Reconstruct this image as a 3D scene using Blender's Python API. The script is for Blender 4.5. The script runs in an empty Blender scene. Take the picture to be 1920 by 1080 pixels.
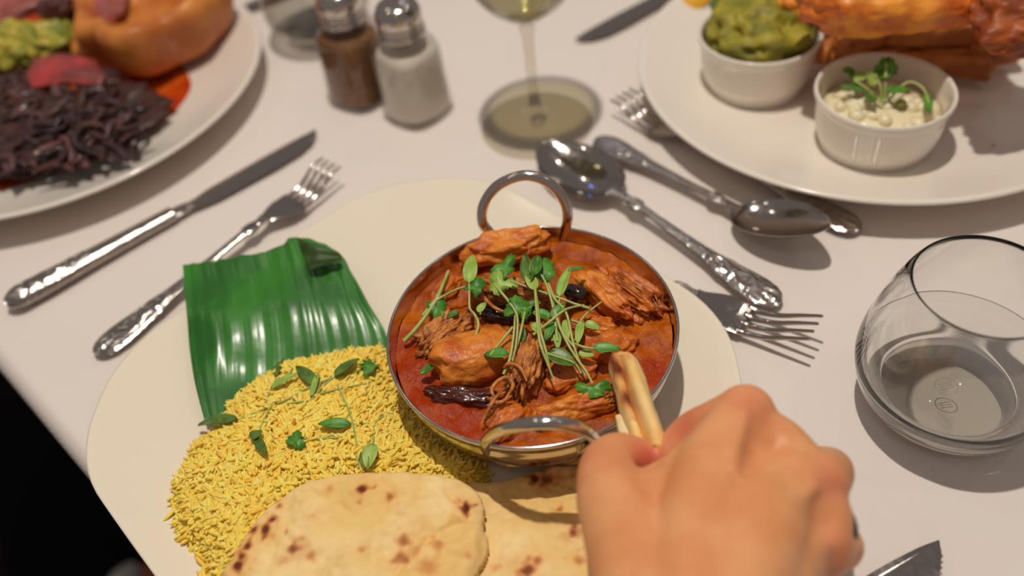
import bpy, math, random
import numpy as np
from mathutils import Vector, Matrix, noise
random.seed(7); rng = np.random.default_rng(7)
scene = bpy.context.scene
COL = scene.collection
# ------------------------------------------------------------------ camera
F, P, RO, HC = 1634.08, .800033, .150975, .378
_fw = np.array([0, math.cos(P), -math.sin(P)]); _rt0 = np.array([1., 0, 0]); _dn0 = np.array([0, -math.sin(P), -math.cos(P)])
_c, _s = math.cos(RO), math.sin(RO)
_rt = _c*_rt0+_s*_dn0; _dn = -_s*_rt0+_c*_dn0
cam = bpy.data.cameras.new('camera'); cam_o = bpy.data.objects.new('camera', cam); COL.objects.link(cam_o)
m = Matrix.Identity(4)
for i in range(3):
    m[i][0] = _rt[i]; m[i][1] = -_dn[i]; m[i][2] = -_fw[i]
m[0][3], m[1][3], m[2][3] = 0, 0, HC
cam_o.matrix_world = m
cam.sensor_width = 36; cam.lens = 36*F/1920; cam.clip_start = .01; cam.clip_end = 50
cam.dof.use_dof = True; cam.dof.focus_distance = .425; cam.dof.aperture_fstop = 3.4
scene.camera = cam_o
# ------------------------------------------------------------------ world, lamps, exposure
w = bpy.data.worlds.new('dim_room'); scene.world = w; w.use_nodes = True
bg = w.node_tree.nodes['Background']; bg.inputs[0].default_value = (1.0, .89, .83, 1); bg.inputs[1].default_value = .185
def lamp(name, loc, energy, radius, color):
    l = bpy.data.lights.new(name, 'POINT'); l.energy = energy; l.shadow_soft_size = radius; l.color = color
    o = bpy.data.objects.new(name, l); o.location = loc; COL.objects.link(o); return o
key = lamp('pendant_lamp', (.0, .40, 1.25), 38.5, .018, (1, .925, .82))
key.data.cycles.is_caustics_light = True
for x, y, z, e in ((-.9, 1.3, 1.9, 3.2), (.75, 1.5, 1.9, 3.2), (.2, 2.3, 1.9, 3.2), (-.35, -.6, 1.9, 2.6), (1.1, .3, 1.9, 2.6), (-1.2, .1, 1.9, 2.6)):
    lamp('ceiling_spot', (x, y, z), e, .022, (1, .92, .8))
lamp('blue_sign_light', (.15, 2.2, 1.0), 1.0, .05, (.12, .25, 1))
scene.view_settings.view_transform = 'Standard'; scene.view_settings.look = 'None'
scene.view_settings.gamma = 1; scene.view_settings.use_curve_mapping = False; scene.view_settings.exposure = 0
# ------------------------------------------------------------------ helpers
def at(u, v, z=0.0):
    "point at height z (m) that stands where the photograph shows pixel u, v"
    d = (u-960)/F*_rt+(v-540)/F*_dn+_fw
    t = (HC-z)/-d[2]
    return Vector((d[0]*t, d[1]*t, z))
def S(r, g, b, k=1.12):
    f = lambda c: ((c/255+.055)/1.055)**2.4 if c > 10 else c/255/12.92
    return tuple(min(.95, f(c)*k) for c in (r, g, b))+(1,)
def tag(o, label=None, cat=None, group=None, kind=None):
    if label: o['label'] = label
    if cat: o['category'] = cat
    if group: o['group'] = group
    if kind: o['kind'] = kind
    return o
def empty(name, loc, label, cat, group=None):
    o = bpy.data.objects.new(name, None); o.empty_display_size = .01; o.location = loc; COL.objects.link(o)
    return tag(o, label, cat, group)
def mobj(name, V, Fc, mat=None, parent=None, smooth=True, uvt=None):
    A_ = np.array([tuple(v) for v in V], float); A_ = A_-A_.mean(0); vol = 0.0
    for f in Fc:
        p0 = A_[f[0]]
        for q in range(1, len(f)-1): 
            b_, c_ = A_[f[q]], A_[f[q+1]]
            vol += p0[0]*(b_[1]*c_[2]-b_[2]*c_[1])+p0[1]*(b_[2]*c_[0]-b_[0]*c_[2])+p0[2]*(b_[0]*c_[1]-b_[1]*c_[0])
    if vol < 0: Fc = [tuple(reversed(f)) for f in Fc]      # closed shapes face outwards
    me = bpy.data.meshes.new(name); me.from_pydata([tuple(map(float, v)) for v in V], [], [tuple(map(int, f)) for f in Fc]); me.update()
    if smooth: me.polygons.foreach_set('use_smooth', [True]*len(me.polygons))
    if mat: me.materials.append(mat)
    o = bpy.data.objects.new(name, me); COL.objects.link(o)
    if parent is not None:
        o.parent = parent; o.matrix_parent_inverse = Matrix.Translation(-Vector(parent.location))
    else:
        # origin at the mesh's base centre
        a = np.array([tuple(v) for v in V], float); c = np.array([(a[:, 0].min()+a[:, 0].max())/2, (a[:, 1].min()+a[:, 1].max())/2, a[:, 2].min()])
        me.transform(Matrix.Translation(-Vector(c))); o.location = c
    return o
def attr(o, name, vals):
    a = o.data.attributes.new(name, 'FLOAT', 'POINT'); a.data.foreach_set('value', np.asarray(vals, dtype=np.float32))
class MB:
    def __init__(s): s.V = []; s.F = []
    def add(s, V, Fc):
        n = len(s.V); s.V += [tuple(v) for v in V]; s.F += [tuple(i+n for i in f) for f in Fc]; return s
    def obj(s, name, mat=None, parent=None, smooth=True): return mobj(name, s.V, s.F, mat, parent, smooth)
def gridF(nu, nv, wrapv=False):
    Fc = []
    for i in range(nu-1):
        for j in range(nv if wrapv else nv-1):
            k = (j+1) % nv
            Fc.append((i*nv+j, i*nv+k, (i+1)*nv+k, (i+1)*nv+j))
    return Fc
def lathe(profile, n=48, c=(0, 0, 0), sc=lambda a, i: 1.0):
    V = []; 
    for i, (r, z) in enumerate(profile):
        for j in range(n):
            a = 2*math.pi*j/n; k = sc(a, i)
            V.append((c[0]+r*k*math.cos(a), c[1]+r*k*math.sin(a), c[2]+z))
    return V, gridF(len(profile), n, True)
def lathe2(profile, n=48, c=(0, 0, 0), sc=lambda a, i: 1.0):
    V, Fc = lathe(profile, n, c, sc)      # faces turned outwards
    return V, [tuple(reversed(f)) for f in Fc]
def crom(P_, n):
    P_ = [Vector(p) for p in P_]
    if len(P_) == 2: return [P_[0].lerp(P_[1], i/(n-1)) for i in range(n)]
    Q = [P_[0]*2-P_[1]]+P_+[P_[-1]*2-P_[-2]]; out = []
    segs = len(P_)-1
    for i in range(n):
        t = i/(n-1)*segs; k = min(int(t), segs-1); t -= k
        a, b, c, d = Q[k:k+4]
        out.append(.5*((2*b)+(c-a)*t+(2*a-5*b+4*c-d)*t*t+(3*b-a-3*c+d)*t**3))
    return out
def tube(pts, rad, n=8, steps=None, flat=1.0, up=None):
    pts = crom(pts, steps or max(2, 5*(len(pts)-1)+1))
    m_ = len(pts); V = []; prev = None
    for i, p in enumerate(pts):
        d = (pts[min(i+1, m_-1)]-pts[max(i-1, 0)]).normalized()
        u_ = Vector(up) if up else (prev if prev else Vector((0, 0, 1)) if abs(d.z) < .9 else Vector((1, 0, 0)))
        a = d.cross(u_); a = a.normalized() if a.length > 1e-6 else Vector((1, 0, 0)); b = a.cross(d).normalized()
        if not up: prev = b
        r = np.interp(i/(m_-1), np.linspace(0, 1, len(rad)), rad) if hasattr(rad, '__len__') else rad
        for j in range(n):
            t = 2*math.pi*j/n; V.append(p+a*math.cos(t)*r+b*math.sin(t)*r*flat)
    Fc = gridF(m_, n, True)
    Fc.append(tuple(range(n))); Fc.append(tuple(reversed(range((m_-1)*n, m_*n))))
    return V, [tuple(reversed(f)) for f in Fc]
_ico = {}
def ico(sub):
    if sub not in _ico:
        import bmesh
        bm = bmesh.new(); bmesh.ops.create_icosphere(bm, subdivisions=sub, radius=1)
        _ico[sub] = ([v.co.copy() for v in bm.verts], [tuple(v.index for v in f.verts) for f in bm.faces]); bm.free()
    return _ico[sub]
def blob(c, rad, rot=(0, 0, 0), amp=.12, freq=1.4, sub=4, seed=0, stretch=(1, 1, 1), fine=0.0, box=0.0):
    "a lump: radii rad, turned by rot (degrees), its surface pushed in and out by noise"
    from mathutils import Euler
    R_ = Euler([math.radians(a) for a in rot]).to_matrix(); V0, Fc = ico(sub); V = []
    o = Vector((seed*7.31, seed*3.7, seed*1.9))
    for v in V0:
        q = Vector((v.x*stretch[0], v.y*stretch[1], v.z*stretch[2]))*freq+o
        k = 1+amp*noise.fractal(q, 1.0, 2.0, 3)*1.6
        if fine: k += fine*noise.noise(q*9)
        p = v
        if box:
            mx = max(abs(v.x), abs(v.y), abs(v.z)); p = v.lerp(v/mx, box)
        V.append(R_ @ Vector((p.x*rad[0]*k, p.y*rad[1]*k, p.z*rad[2]*k))+Vector(c))
    return V, Fc
def pip(pt, poly):
    x, y = pt; ins = False; n = len(poly)
    for i in range(n):
        x1, y1 = poly[i]; x2, y2 = poly[i-1]
        if (y1 > y) != (y2 > y) and x < (x2-x1)*(y-y1)/(y2-y1)+x1: ins = not ins
    return ins
def edge_dist(X, Y, poly):
    "signed distance (inside > 0) of arrays of points to a polygon"
    D = np.full(X.shape, 1e9); ins = np.zeros(X.shape, bool); n = len(poly)
    for i in range(n):
        x1, y1 = poly[i-1]; x2, y2 = poly[i]
        dx, dy = x2-x1, y2-y1; t = np.clip(((X-x1)*dx+(Y-y1)*dy)/(dx*dx+dy*dy+1e-12), 0, 1)
        D = np.minimum(D, np.hypot(X-x1-t*dx, Y-y1-t*dy))
        c = ((y1 > Y) != (y2 > Y)) & (X < (x2-x1)*(Y-y1)/((y2-y1) if y2 != y1 else 1e-9)+x1)
        ins ^= c
    return np.where(ins, D, -D)
def smooth_poly(pts, n=120):
    pts = [Vector((p[0], p[1], 0)) for p in pts]; L = len(pts); out = []
    for i in range(n):
        t = i/n*L; k = int(t); t -= k
        a, b, c, d = pts[(k-1) % L], pts[k % L], pts[(k+1) % L], pts[(k+2) % L]
        q = .5*((2*b)+(c-a)*t+(2*a-5*b+4*c-d)*t*t+(3*b-a-3*c+d)*t**3); out.append((q.x, q.y))
    return out
# ------------------------------------------------------------------ materials
def mat(name, col, rough=.5, metal=0., bump=0., bscale=200., bdetail=3., col2=None, cscale=60., clo=.4, chi=.6, spec=.5,
        coat=0., sss=0., sssr=(.004, .0015, .0008), trans=0., ior=1.45, coord='Object', stretch=None, rough2=None, island=None, bdist=.001, tlum=0.):
    mt = bpy.data.materials.new(name); mt.use_nodes = True; nt = mt.node_tree; N = nt.nodes; L = nt.links; b = N['Principled BSDF']
    b.inputs['Base Color'].default_value = col; b.inputs['Roughness'].default_value = rough; b.inputs['Metallic'].default_value = metal
    b.inputs['Specular IOR Level'].default_value = spec; b.inputs['IOR'].default_value = ior
    b.inputs['Coat Weight'].default_value = coat; b.inputs['Coat Roughness'].default_value = .08
    b.inputs['Transmission Weight'].default_value = trans
    if sss: b.inputs['Subsurface Weight'].default_value = sss; b.inputs['Subsurface Radius'].default_value = (1, .4, .25); b.inputs['Subsurface Scale'].default_value = sssr[0]
    tc = N.new('ShaderNodeTexCoord'); src = tc.outputs['Object']
    if stretch:
        mp = N.new('ShaderNodeMapping'); mp.inputs['Scale'].default_value = stretch; L.new(src, mp.inputs[0]); src = mp.outputs[0]
    mt['x'] = 0
    if col2:
        nz = N.new('ShaderNodeTexNoise'); nz.inputs['Scale'].default_value = cscale; nz.inputs['Detail'].default_value = 4; L.new(src, nz.inputs['Vector'])
        cr = N.new('ShaderNodeValToRGB'); cr.color_ramp.elements[0].position = clo; cr.color_ramp.elements[1].position = chi
        cr.color_ramp.elements[0].color = col; cr.color_ramp.elements[1].color = col2
        L.new(nz.outputs[0], cr.inputs[0]); L.new(cr.outputs[0], b.inputs['Base Color']); mt['x'] = 1
    if island:
        ge = N.new('ShaderNodeNewGeometry'); cr = N.new('ShaderNodeValToRGB'); L.new(ge.outputs['Random Per Island'], cr.inputs[0])
        els = cr.color_ramp.elements; els[0].color = island[0]; els[1].color = island[-1]
        for k, c in enumerate(island[1:-1]): e = els.new((k+1)/(len(island)-1)); e.color = c
        L.new(cr.outputs[0], b.inputs['Base Color'])
    if rough2 is not None:
        nz2 = N.new('ShaderNodeTexNoise'); nz2.inputs['Scale'].default_value = cscale*1.7; L.new(src, nz2.inputs['Vector'])
        mr = N.new('ShaderNodeMapRange'); mr.inputs['From Min'].default_value = .35; mr.inputs['From Max'].default_value = .65
        mr.inputs['To Min'].default_value = rough; mr.inputs['To Max'].default_value = rough2; L.new(nz2.outputs[0], mr.inputs[0]); L.new(mr.outputs[0], b.inputs['Roughness'])
    if bump:
        nb = N.new('ShaderNodeTexNoise'); nb.inputs['Scale'].default_value = bscale; nb.inputs['Detail'].default_value = bdetail; L.new(src, nb.inputs['Vector'])
        bp = N.new('ShaderNodeBump'); bp.inputs['Strength'].default_value = bump; bp.inputs['Distance'].default_value = bdist; L.new(nb.outputs[0], bp.inputs['Height']); L.new(bp.outputs[0], b.inputs['Normal'])
        if coat: L.new(bp.outputs[0], b.inputs['Coat Normal'])
    return mt
def thin_glass(name, tint, ior=1.45):
    "thin clear walls: light goes straight through, slightly tinted, with a Fresnel reflection"
    mt = bpy.data.materials.new(name); mt.use_nodes = True; N = mt.node_tree.nodes; L = mt.node_tree.links
    N.remove(N['Principled BSDF']); out = N['Material Output']; tr = N.new('ShaderNodeBsdfTransparent'); tr.inputs[0].default_value = tint
    gl = N.new('ShaderNodeBsdfGlossy'); gl.inputs['Roughness'].default_value = .02; lw = N.new('ShaderNodeLayerWeight'); lw.inputs['Blend'].default_value = .5
    pw = N.new('ShaderNodeMath'); pw.operation = 'POWER'; pw.inputs[1].default_value = 4; L.new(lw.outputs['Facing'], pw.inputs[0])
    fr = N.new('ShaderNodeMath'); fr.operation = 'MULTIPLY_ADD'; r0 = ((ior-1)/(ior+1))**2; fr.inputs[1].default_value = .85; fr.inputs[2].default_value = r0; L.new(pw.outputs[0], fr.inputs[0])
    mx = N.new('ShaderNodeMixShader'); L.new(fr.outputs[0], mx.inputs[0]); L.new(tr.outputs[0], mx.inputs[1]); L.new(gl.outputs[0], mx.inputs[2]); L.new(mx.outputs[0], out.inputs[0])
    return mt
def attr_mix(mt, aname, stops, under=True):
    "colour ramp driven by a vertex attribute, laid over the material's own colour"
    nt = mt.node_tree; N = nt.nodes; L = nt.links; b = N['Principled BSDF']
    at_ = N.new('ShaderNodeAttribute'); at_.attribute_name = aname
    mx = N.new('ShaderNodeMix'); mx.data_type = 'RGBA'
    L.new(at_.outputs['Fac'], mx.inputs['Factor'])
    if b.inputs['Base Color'].is_linked: L.new(b.inputs['Base Color'].links[0].from_socket, mx.inputs[6])
    else: mx.inputs[6].default_value = b.inputs['Base Color'].default_value
    cr = N.new('ShaderNodeValToRGB'); els = cr.color_ramp.elements; els[0].position, els[0].color = stops[0]; els[1].position, els[1].color = stops[-1]
    for p_, c in stops[1:-1]: e = els.new(p_); e.color = c
    L.new(at_.outputs['Fac'], cr.inputs[0]); L.new(cr.outputs[0], mx.inputs[7]); L.new(mx.outputs[2], b.inputs['Base Color'])
M = {}
M['cloth'] = mat('white_tablecloth', S(221, 210, 203), .85, spec=.2)
def weave(mt):
    nt = mt.node_tree; N = nt.nodes; L = nt.links; b = N['Principled BSDF']; tc = N.new('ShaderNodeTexCoord')
    mp = N.new('ShaderNodeMapping'); mp.inputs['Rotation'].default_value = (0, 0, math.radians(40)); L.new(tc.outputs['Object'], mp.inputs[0])
    ws = []
    for d in ('X', 'Y'):
        wv = N.new('ShaderNodeTexWave'); wv.bands_direction = d; wv.inputs['Scale'].default_value = 330; wv.inputs['Distortion'].default_value = .6; L.new(mp.outputs[0], wv.inputs[0]); ws.append(wv)
    ad = N.new('ShaderNodeMath'); L.new(ws[0].outputs['Fac'], ad.inputs[0]); L.new(ws[1].outputs['Fac'], ad.inputs[1])
    bp = N.new('ShaderNodeBump'); bp.inputs['Strength'].default_value = .22; bp.inputs['Distance'].default_value = .0004; L.new(ad.outputs[0], bp.inputs['Height']); L.new(bp.outputs[0], b.inputs['Normal'])
weave(M['cloth'])
M['china'] = mat('cream_glazed_china', S(228, 216, 197), .16, coat=.3, spec=.5)
M['china2'] = mat('white_glazed_china', S(226, 216, 204), .16, coat=.3, spec=.5)
M['steel'] = mat('polished_steel', (.62, .56, .52, 1), .14, 1., bump=.05, bscale=900)
M['cutlery'] = mat('worn_silver_cutlery', (.50, .45, .42, 1), .08, 1., bump=.08, bscale=500, rough2=.17, cscale=200, bdist=.0001)
M['relief'] = mat('cast_silver_relief', (.52, .47, .43, 1), .13, 1., bump=.45, bscale=420, bdist=.0010)
M['dark_floor'] = mat('black_carpet', (.006, .005, .005, 1), .95, bump=.6, bscale=300, spec=.1)
M['wood'] = mat('dark_table_wood', (.03, .018, .01, 1), .5)
M['glass'] = mat('clear_glass', (.985, .99, .98, 1), 0.0, trans=1., ior=1.47)
M['water'] = mat('still_water', (.99, .995, .99, 1), 0., trans=1., ior=1.33)
M['wine'] = thin_glass('white_wine', (.80, .77, .58, 1), 1.15)
M['thin'] = thin_glass('thin_clear_glass', (.89, .885, .86, 1))
M['foot'] = thin_glass('clear_glass_foot', (.91, .895, .85, 1), 1.38)
M['waterthin'] = thin_glass('still_water_surface', (.975, .975, .97, 1), 1.33)
# ------------------------------------------------------------------ floor and table
fl = mobj('floor', [(-3, -3, -.745), (3, -3, -.745), (3, 3.5, -.745), (-3, 3.5, -.745)], [(0, 1, 2, 3)], M['dark_floor'], smooth=False); tag(fl, kind='structure')
T_ = np.array([.6456, -.7636]); Nn = np.array([-.7636, -.6456])   # along the table edge, out over the edge
def tw(t, n, z=0.0): return (T_[0]*t+Nn[0]*n, T_[1]*t+Nn[1]*n, z)
def box(mb, c, s, R_=None):
    V = []
    for dx in (-1, 1):
        for dy in (-1, 1):
            for dz in (-1, 1):
                v = Vector((dx*s[0]/2, dy*s[1]/2, dz*s[2]/2)); v = R_ @ v if R_ else v; V.append(v+Vector(c))
    mb.add(V, [(0, 1, 3, 2), (4, 6, 7, 5), (0, 4, 5, 1), (2, 3, 7, 6), (0, 2, 6, 4), (1, 5, 7, 3)]); return mb
tt = empty('dining_table', tw(-.55, -.5, -.745), 'dark wooden dining table hidden under the white tablecloth', 'table')
def slab(t0, t1, n0, n1, z0, z1):
    V = [tw(t, n, z) for z in (z0, z1) for t, n in ((t0, n0), (t1, n0), (t1, n1), (t0, n1))]
    return V, [(3, 2, 1, 0), (4, 5, 6, 7), (0, 1, 5, 4), (1, 2, 6, 5), (2, 3, 7, 6), (3, 0, 4, 7)]
MB().add(*slab(-1.245, .245, -.9, -.012, -.035, -.006)).obj('tabletop', M['wood'], tt, False)
for t in (-1.2, .15):
    for n in (-.86, -.10): MB().add(*slab(t, t+.05, n, n+.05, -.745, -.035)).obj('leg', M['wood'], tt, False)
# cloth: one sheet over the table, rounded over every edge and hanging down
def cloth():
    t0, t1, n0, n1 = -1.26, .26, -.915, -.008     # flat top
    def axis(a, b, step, drop=.26):
        s = list(np.linspace(a, b, int((b-a)/step)+1)); k = [-drop, -.2, -.14, -.09, -.05, -.02, -.013, -.009, -.006, -.003]
        return [('d', -q, a) for q in k]+[('f', v, 0) for v in s]+[('e', -q, b) for q in reversed(k)]
    A = axis(t0, t1, .0075); B = axis(n0, n1, .0075); V = []
    R_ = .012
    def fold(c, q):   # distance past the edge -> (outward, down)
        a = q/R_
        if a < math.pi/2: return math.sin(a)*R_, -(1-math.cos(a))*R_
        return R_, -R_-(q-math.pi/2*R_)
    creases = [((-.36, .47), (-.215, .335), .0006), ((-.30, .43), (-.06, .68), .0005), ((-.24, .30), (-.19, .52), .0006), ((.05, .62), (.25, .9), .0005), ((.13, .12), (.24, .30), .0005)]
    for ka, qa, ea in A:
        for kb, qb, eb in B:
            oa = ob = da = db = 0
            if ka == 'f': t = qa
            else:
                oa, da = fold(ea, qa); t = ea+(oa if ka == 'e' else -oa)
            if kb == 'f': n = qb
            else:
                ob, db = fold(eb, qb); n = eb+(ob if kb == 'e' else -ob)
            z = min(da, db)
            if ka != 'f' and kb != 'f':
                z = -math.hypot(da, db) if max(qa, qb) < R_ else min(da, db)
            drop = max(0, -z-R_)
            if drop > 0:
                if kb != 'f' and -db >= -da:
                    kk = (.5+.5*math.sin(t*38+math.sin(t*13)*2))*min(1, drop*5)*.022
                    n += (-kk if kb == 'e' else kk)
                if ka != 'f' and -da >= -db:
                    kk = (.5+.5*math.sin(n*38+math.sin(n*13)*2))*min(1, drop*5)*.022
                    t += (-kk if ka == 'e' else kk)
            x, y, _ = tw(t, n)
            if ka == 'f' and kb == 'f':
                z = -.0006+.0005*noise.noise(Vector((x*9, y*9, 0)))
                for (x1, y1), (x2, y2), h in creases:
                    dx, dy = x2-x1, y2-y1; L_ = math.hypot(dx, dy); s_ = ((x-x1)*dx+(y-y1)*dy)/L_; d_ = abs((x-x1)*dy-(y-y1)*dx)/L_
                    if 0 < s_ < L_: z += h*math.exp(-(d_/.006)**2)*math.sin(math.pi*s_/L_)
                z = min(z, 0)
            V.append((x, y, z))
    return V, gridF(len(A), len(B))
V, Fc = cloth()
tag(mobj('tablecloth', V, Fc, M['cloth']), 'white woven tablecloth covering the table and hanging over its edge', 'tablecloth')

# ------------------------------------------------------------------ plates
def plate_profile(top, R_, foot):   # (scale, z) from the middle of the top over the rim and back underneath
    return top
def plate(name, c, outline, prof, mt, label):
    n = len(outline); V = []
    for s, z in prof:
        for x, y in outline: V.append((c[0]+x*s, c[1]+y*s, z))
    Fc = gridF(len(prof), n, True)
    k = len(V); V += [(c[0], c[1], prof[0][1]), (c[0], c[1], prof[-1][1])]
    for j in range(n):
        Fc.append((k, j, (j+1) % n)[::-1]); Fc.append((k+1, (len(prof)-1)*n+(j+1) % n, (len(prof)-1)*n+j)[::-1])
    Fc = [tuple(reversed(f)) for f in Fc]
    o = mobj(name, V, Fc, mt); return tag(o, label, 'plate')
def rsq(half, rc, rot, n=144):
    out = []
    for j in range(n):
        a = 2*math.pi*j/n; dx, dy = math.cos(a), math.sin(a); lo, hi = 0, half*1.5
        for _ in range(40):
            mid = (lo+hi)/2; x, y = abs(dx*mid), abs(dy*mid)
            bow = .004*(1-(min(x, y)/half)**2)
            qx, qy = x-(half-rc+bow), y-(half-rc+bow)
            d = math.hypot(max(qx, 0), max(qy, 0))+min(max(qx, qy), 0)-rc
            if d < 0: lo = mid
            else: hi = mid
        x, y = dx*lo, dy*lo
        out.append((x*math.cos(rot)-y*math.sin(rot), x*math.sin(rot)+y*math.cos(rot)))
    return out
PC = (-.0615, .2885)
pp = [(.02, .0062), (.3, .0062), (.55, .0066), (.68, .0080), (.78, .0108), (.87, .0143), (.94, .0176), (.98, .0198), (.993, .0205), (1.0, .0203), (1.001, .0192), (.993, .0180),
      (.95, .0148), (.85, .0100), (.72, .0050), (.63, .0028), (.605, .0003), (.57, .0003), (.55, .0026), (.02, .0030)]
plate('dinner_plate', PC, rsq(.1435, .082, math.radians(38.5)), pp, M['china'], 'large cream rounded-square plate in the foreground under the curry, rice and flatbread')
def circ(R_, n=128): return [(R_*math.cos(2*math.pi*j/n), R_*math.sin(2*math.pi*j/n)) for j in range(n)]
pr = [(.02, .010), (.4, .010), (.62, .0108), (.74, .0135), (.83, .018), (.91, .0228), (.97, .0266), (.99, .0278), (1.0, .0274), (1.002, .0258), (.985, .0240), (.9, .0185), (.78, .0120), (.66, .0062),
      (.6, .0040), (.585, .0003), (.55, .0003), (.53, .0040), (.02, .0050)]
plate('dinner_plate', (-.340, .645), circ(.168), pr, M['china2'], 'round white plate at the top left holding the roast dinner')
plate('dinner_plate', (.272, .515), circ(.160), pr, M['china2'], 'round white plate at the top right holding the battered fish and two dip pots')

# ------------------------------------------------------------------ cutlery (kings pattern)
def frame(p0, p1):
    p0, p1 = Vector(p0), Vector(p1); d = Vector((p1.x-p0.x, p1.y-p0.y, 0)); L_ = d.length; d.normalize(); return p0, d, Vector((-d.y, d.x, 0)), L_
def strip(p0, d, pe, ss, hw, zc, th, relief=None, dish=None, nj=17, zt=None):
    V = []; n = len(ss)
    for side in (1, -1):
        for s in ss:
            w_ = hw(s); z0 = zc(s); t_ = th(s)
            for j in range(nj):
                t = math.sin(math.pi*(j/(nj-1)-.5)) if nj > 3 else -1+2*j/(nj-1)
                k = max(0., 1-abs(t)**3)**.6
                z = z0+side*t_*.5*k
                if dish: z += dish(s, t)
                if relief and side == 1: z += relief(s, t)*k
                if zt: z += zt(s, t)
                q = Vector(p0)+d*s+pe*(t*w_); V.append((q.x, q.y, z))
    a = gridF(n, nj); m_ = n*nj
    Fc = [tuple(reversed(f)) for f in a]+[tuple(i+m_ for i in f) for f in a]
    for i in range(n-1):
        for j in (0, nj-1):
            f = (i*nj+j, (i+1)*nj+j, m_+(i+1)*nj+j, m_+i*nj+j); Fc.append(f if j == 0 else tuple(reversed(f)))
    for i in (0, n-1):
        for j in range(nj-1):
            f = (i*nj+j, m_+i*nj+j, m_+i*nj+j+1, i*nj+j+1); Fc.append(f if i == 0 else tuple(reversed(f)))
    return V, Fc
def handle_hw(k):   # half width along a kings handle, k = 0 end .. 1 neck
    xs = [0, .008, .03, .07, .13, .2, .28, .33, .36, .42, .6, .8, .87, .89, .93, .95, 1]
    ys = [1.5, 4.5, 7.5, 9.7, 10.3, 9.6, 8.2, 8.0, 7.0, 5.6, 4.0, 3.2, 3.3, 5.4, 5.2, 3.9, 3.4]
    return float(np.interp(k, xs, ys))/1000
def handle_relief(k, t, LH):
    a = abs(t); r = .0006*math.exp(-((a-.82)/.07)**2)*(k < .86)
    r -= .0005*math.exp(-((a-.66)/.06)**2)*(k < .86)
    if k < .17:   # shell at the end
        u = (k-.155)*LH; v_ = t*.0095; an = math.atan2(v_, -u+1e-6); rr = math.hypot(u, v_)
        r += .0011*(.5+.5*math.cos(an*13))*(rr < .017)*(a < .75)
    elif k < .42: # leaf and scroll work
        r += .0011*max(0, math.cos(k*95))*math.exp(-(a/.45)**2)+.0009*math.exp(-((a-.35-.2*math.sin(k*40))/.12)**2)
    if .87 < k < .955: r += .0005*math.cos(t*22)
    return r
def make_handle(root, p0, d, pe, LH, zc, name='handle'):
    ss = np.linspace(0, 1, 100)**1.0*LH
    V, Fc = strip(p0, d, pe, ss, lambda s: handle_hw(s/LH), zc, lambda s: .0026+.0012*math.exp(-((s/LH-.9)/.08)**2), lambda s, t: handle_relief(s/LH, t, LH), nj=25)
    return mobj(name, V, Fc, M['relief'], root)
def interp(xs, ys): return lambda s: float(np.interp(s, xs, ys))
def fork(p0, p1, label, zs, group=None, L=.205, tinelift=.016, flip=0):
    "zs = height of handle end, neck"
    p0, d, pe, _ = frame(p0, p1)
    k = L/.205; LH = .139*k
    zc = interp([0, .03*k, .11*k, .139*k, .150*k, .158*k], [zs[0], zs[0]+.001, zs[1]-.001, zs[1], zs[1]-.003, zs[1]-.0045])
    r = empty('table_fork', (p0.x, p0.y, 0), label, 'fork', group)
    make_handle(r, p0, d, pe, LH, zc)
    hx = [.137*k, .141*k, .148*k, .155*k, .162*k, .168*k]; hy = [.0036, .0045, .0085, .0118, .0125, .0122]
    zs_ = [zs[1], zs[1]-.001, zs[1]-.0025, zs[1]-.004, zs[1]-.005, zs[1]-.0052]
    V, Fc = strip(p0, d, pe, np.linspace(.137*k, .168*k, 26), interp(hx, hy), interp(hx, zs_), lambda s: .0020, dish=lambda s, t: .0012*t*t)
    mobj('head', V, Fc, M['cutlery'], r)
    for q in (-1.5, -.5, .5, 1.5):
        off = q*.0064
        pts = []
        for s, z in ((.165, -.0052), (.172, -.0050), (.183, -.002), (.194, .004), (.205, tinelift-zs[1]+0)):
            b = p0+d*(s*k)+pe*(off*(1 if s < .17 else .95)); pts.append((b.x, b.y, max(zs[1]+z, .0018)))
        V, Fc = tube(pts, [.0022, .0018, .0015, .0012, .0009], 10, 20, up=(0, 0, 1)); mobj('tine', V, Fc, M['cutlery'], r)
    return r
def spoon(p0, p1, label, zs, L=.205, bl=.068, bw=.0215, tip=.010, low=.0015):
    p0, d, pe, _ = frame(p0, p1); LH = L-bl-.006; k = L/.205
    zc = interp([0, LH*.3, LH*.8, LH], [zs[0], zs[0]+.001, zs[1]-.001, zs[1]])
    r = empty('table_spoon', (p0.x, p0.y, 0), label, 'spoon')
    make_handle(r, p0, d, pe, LH, zc)
    V, Fc = strip(p0, d, pe, np.linspace(LH-.002, L-bl+.004, 12), interp([LH-.002, L-bl-.001, L-bl+.004], [.0036, .0040, .0075]), interp([LH-.002, L-bl+.004], [zs[1], zs[1]-.0005]), lambda s: .0026)
    mobj('neck', V, Fc, M['cutlery'], r)
    s0 = L-bl; n = 60
    ss = s0+bl*(.5-.5*np.cos(np.linspace(0.02, math.pi-.02, n)))
    def hw(s):
        u = (s-s0)/bl; return bw*(math.sin(math.pi*min(1, max(0, u))**.82)**.54)*1.0+.0004
    def zc2(s):
        u = (s-s0)/bl; return zs[1]+(tip-zs[1])*u
    depth = lambda u: (.0105)*(math.sin(math.pi*u**.85)**.75 if 0 < u < 1 else 0)
    V, Fc = strip(p0, d, pe, ss, hw, zc2, lambda s: .0013, dish=lambda s, t: -depth((s-s0)/bl)*max(0., 1-t*t)**.8, nj=41)
    mobj('bowl', V, Fc, M['cutlery'], r)
    return r
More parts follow.
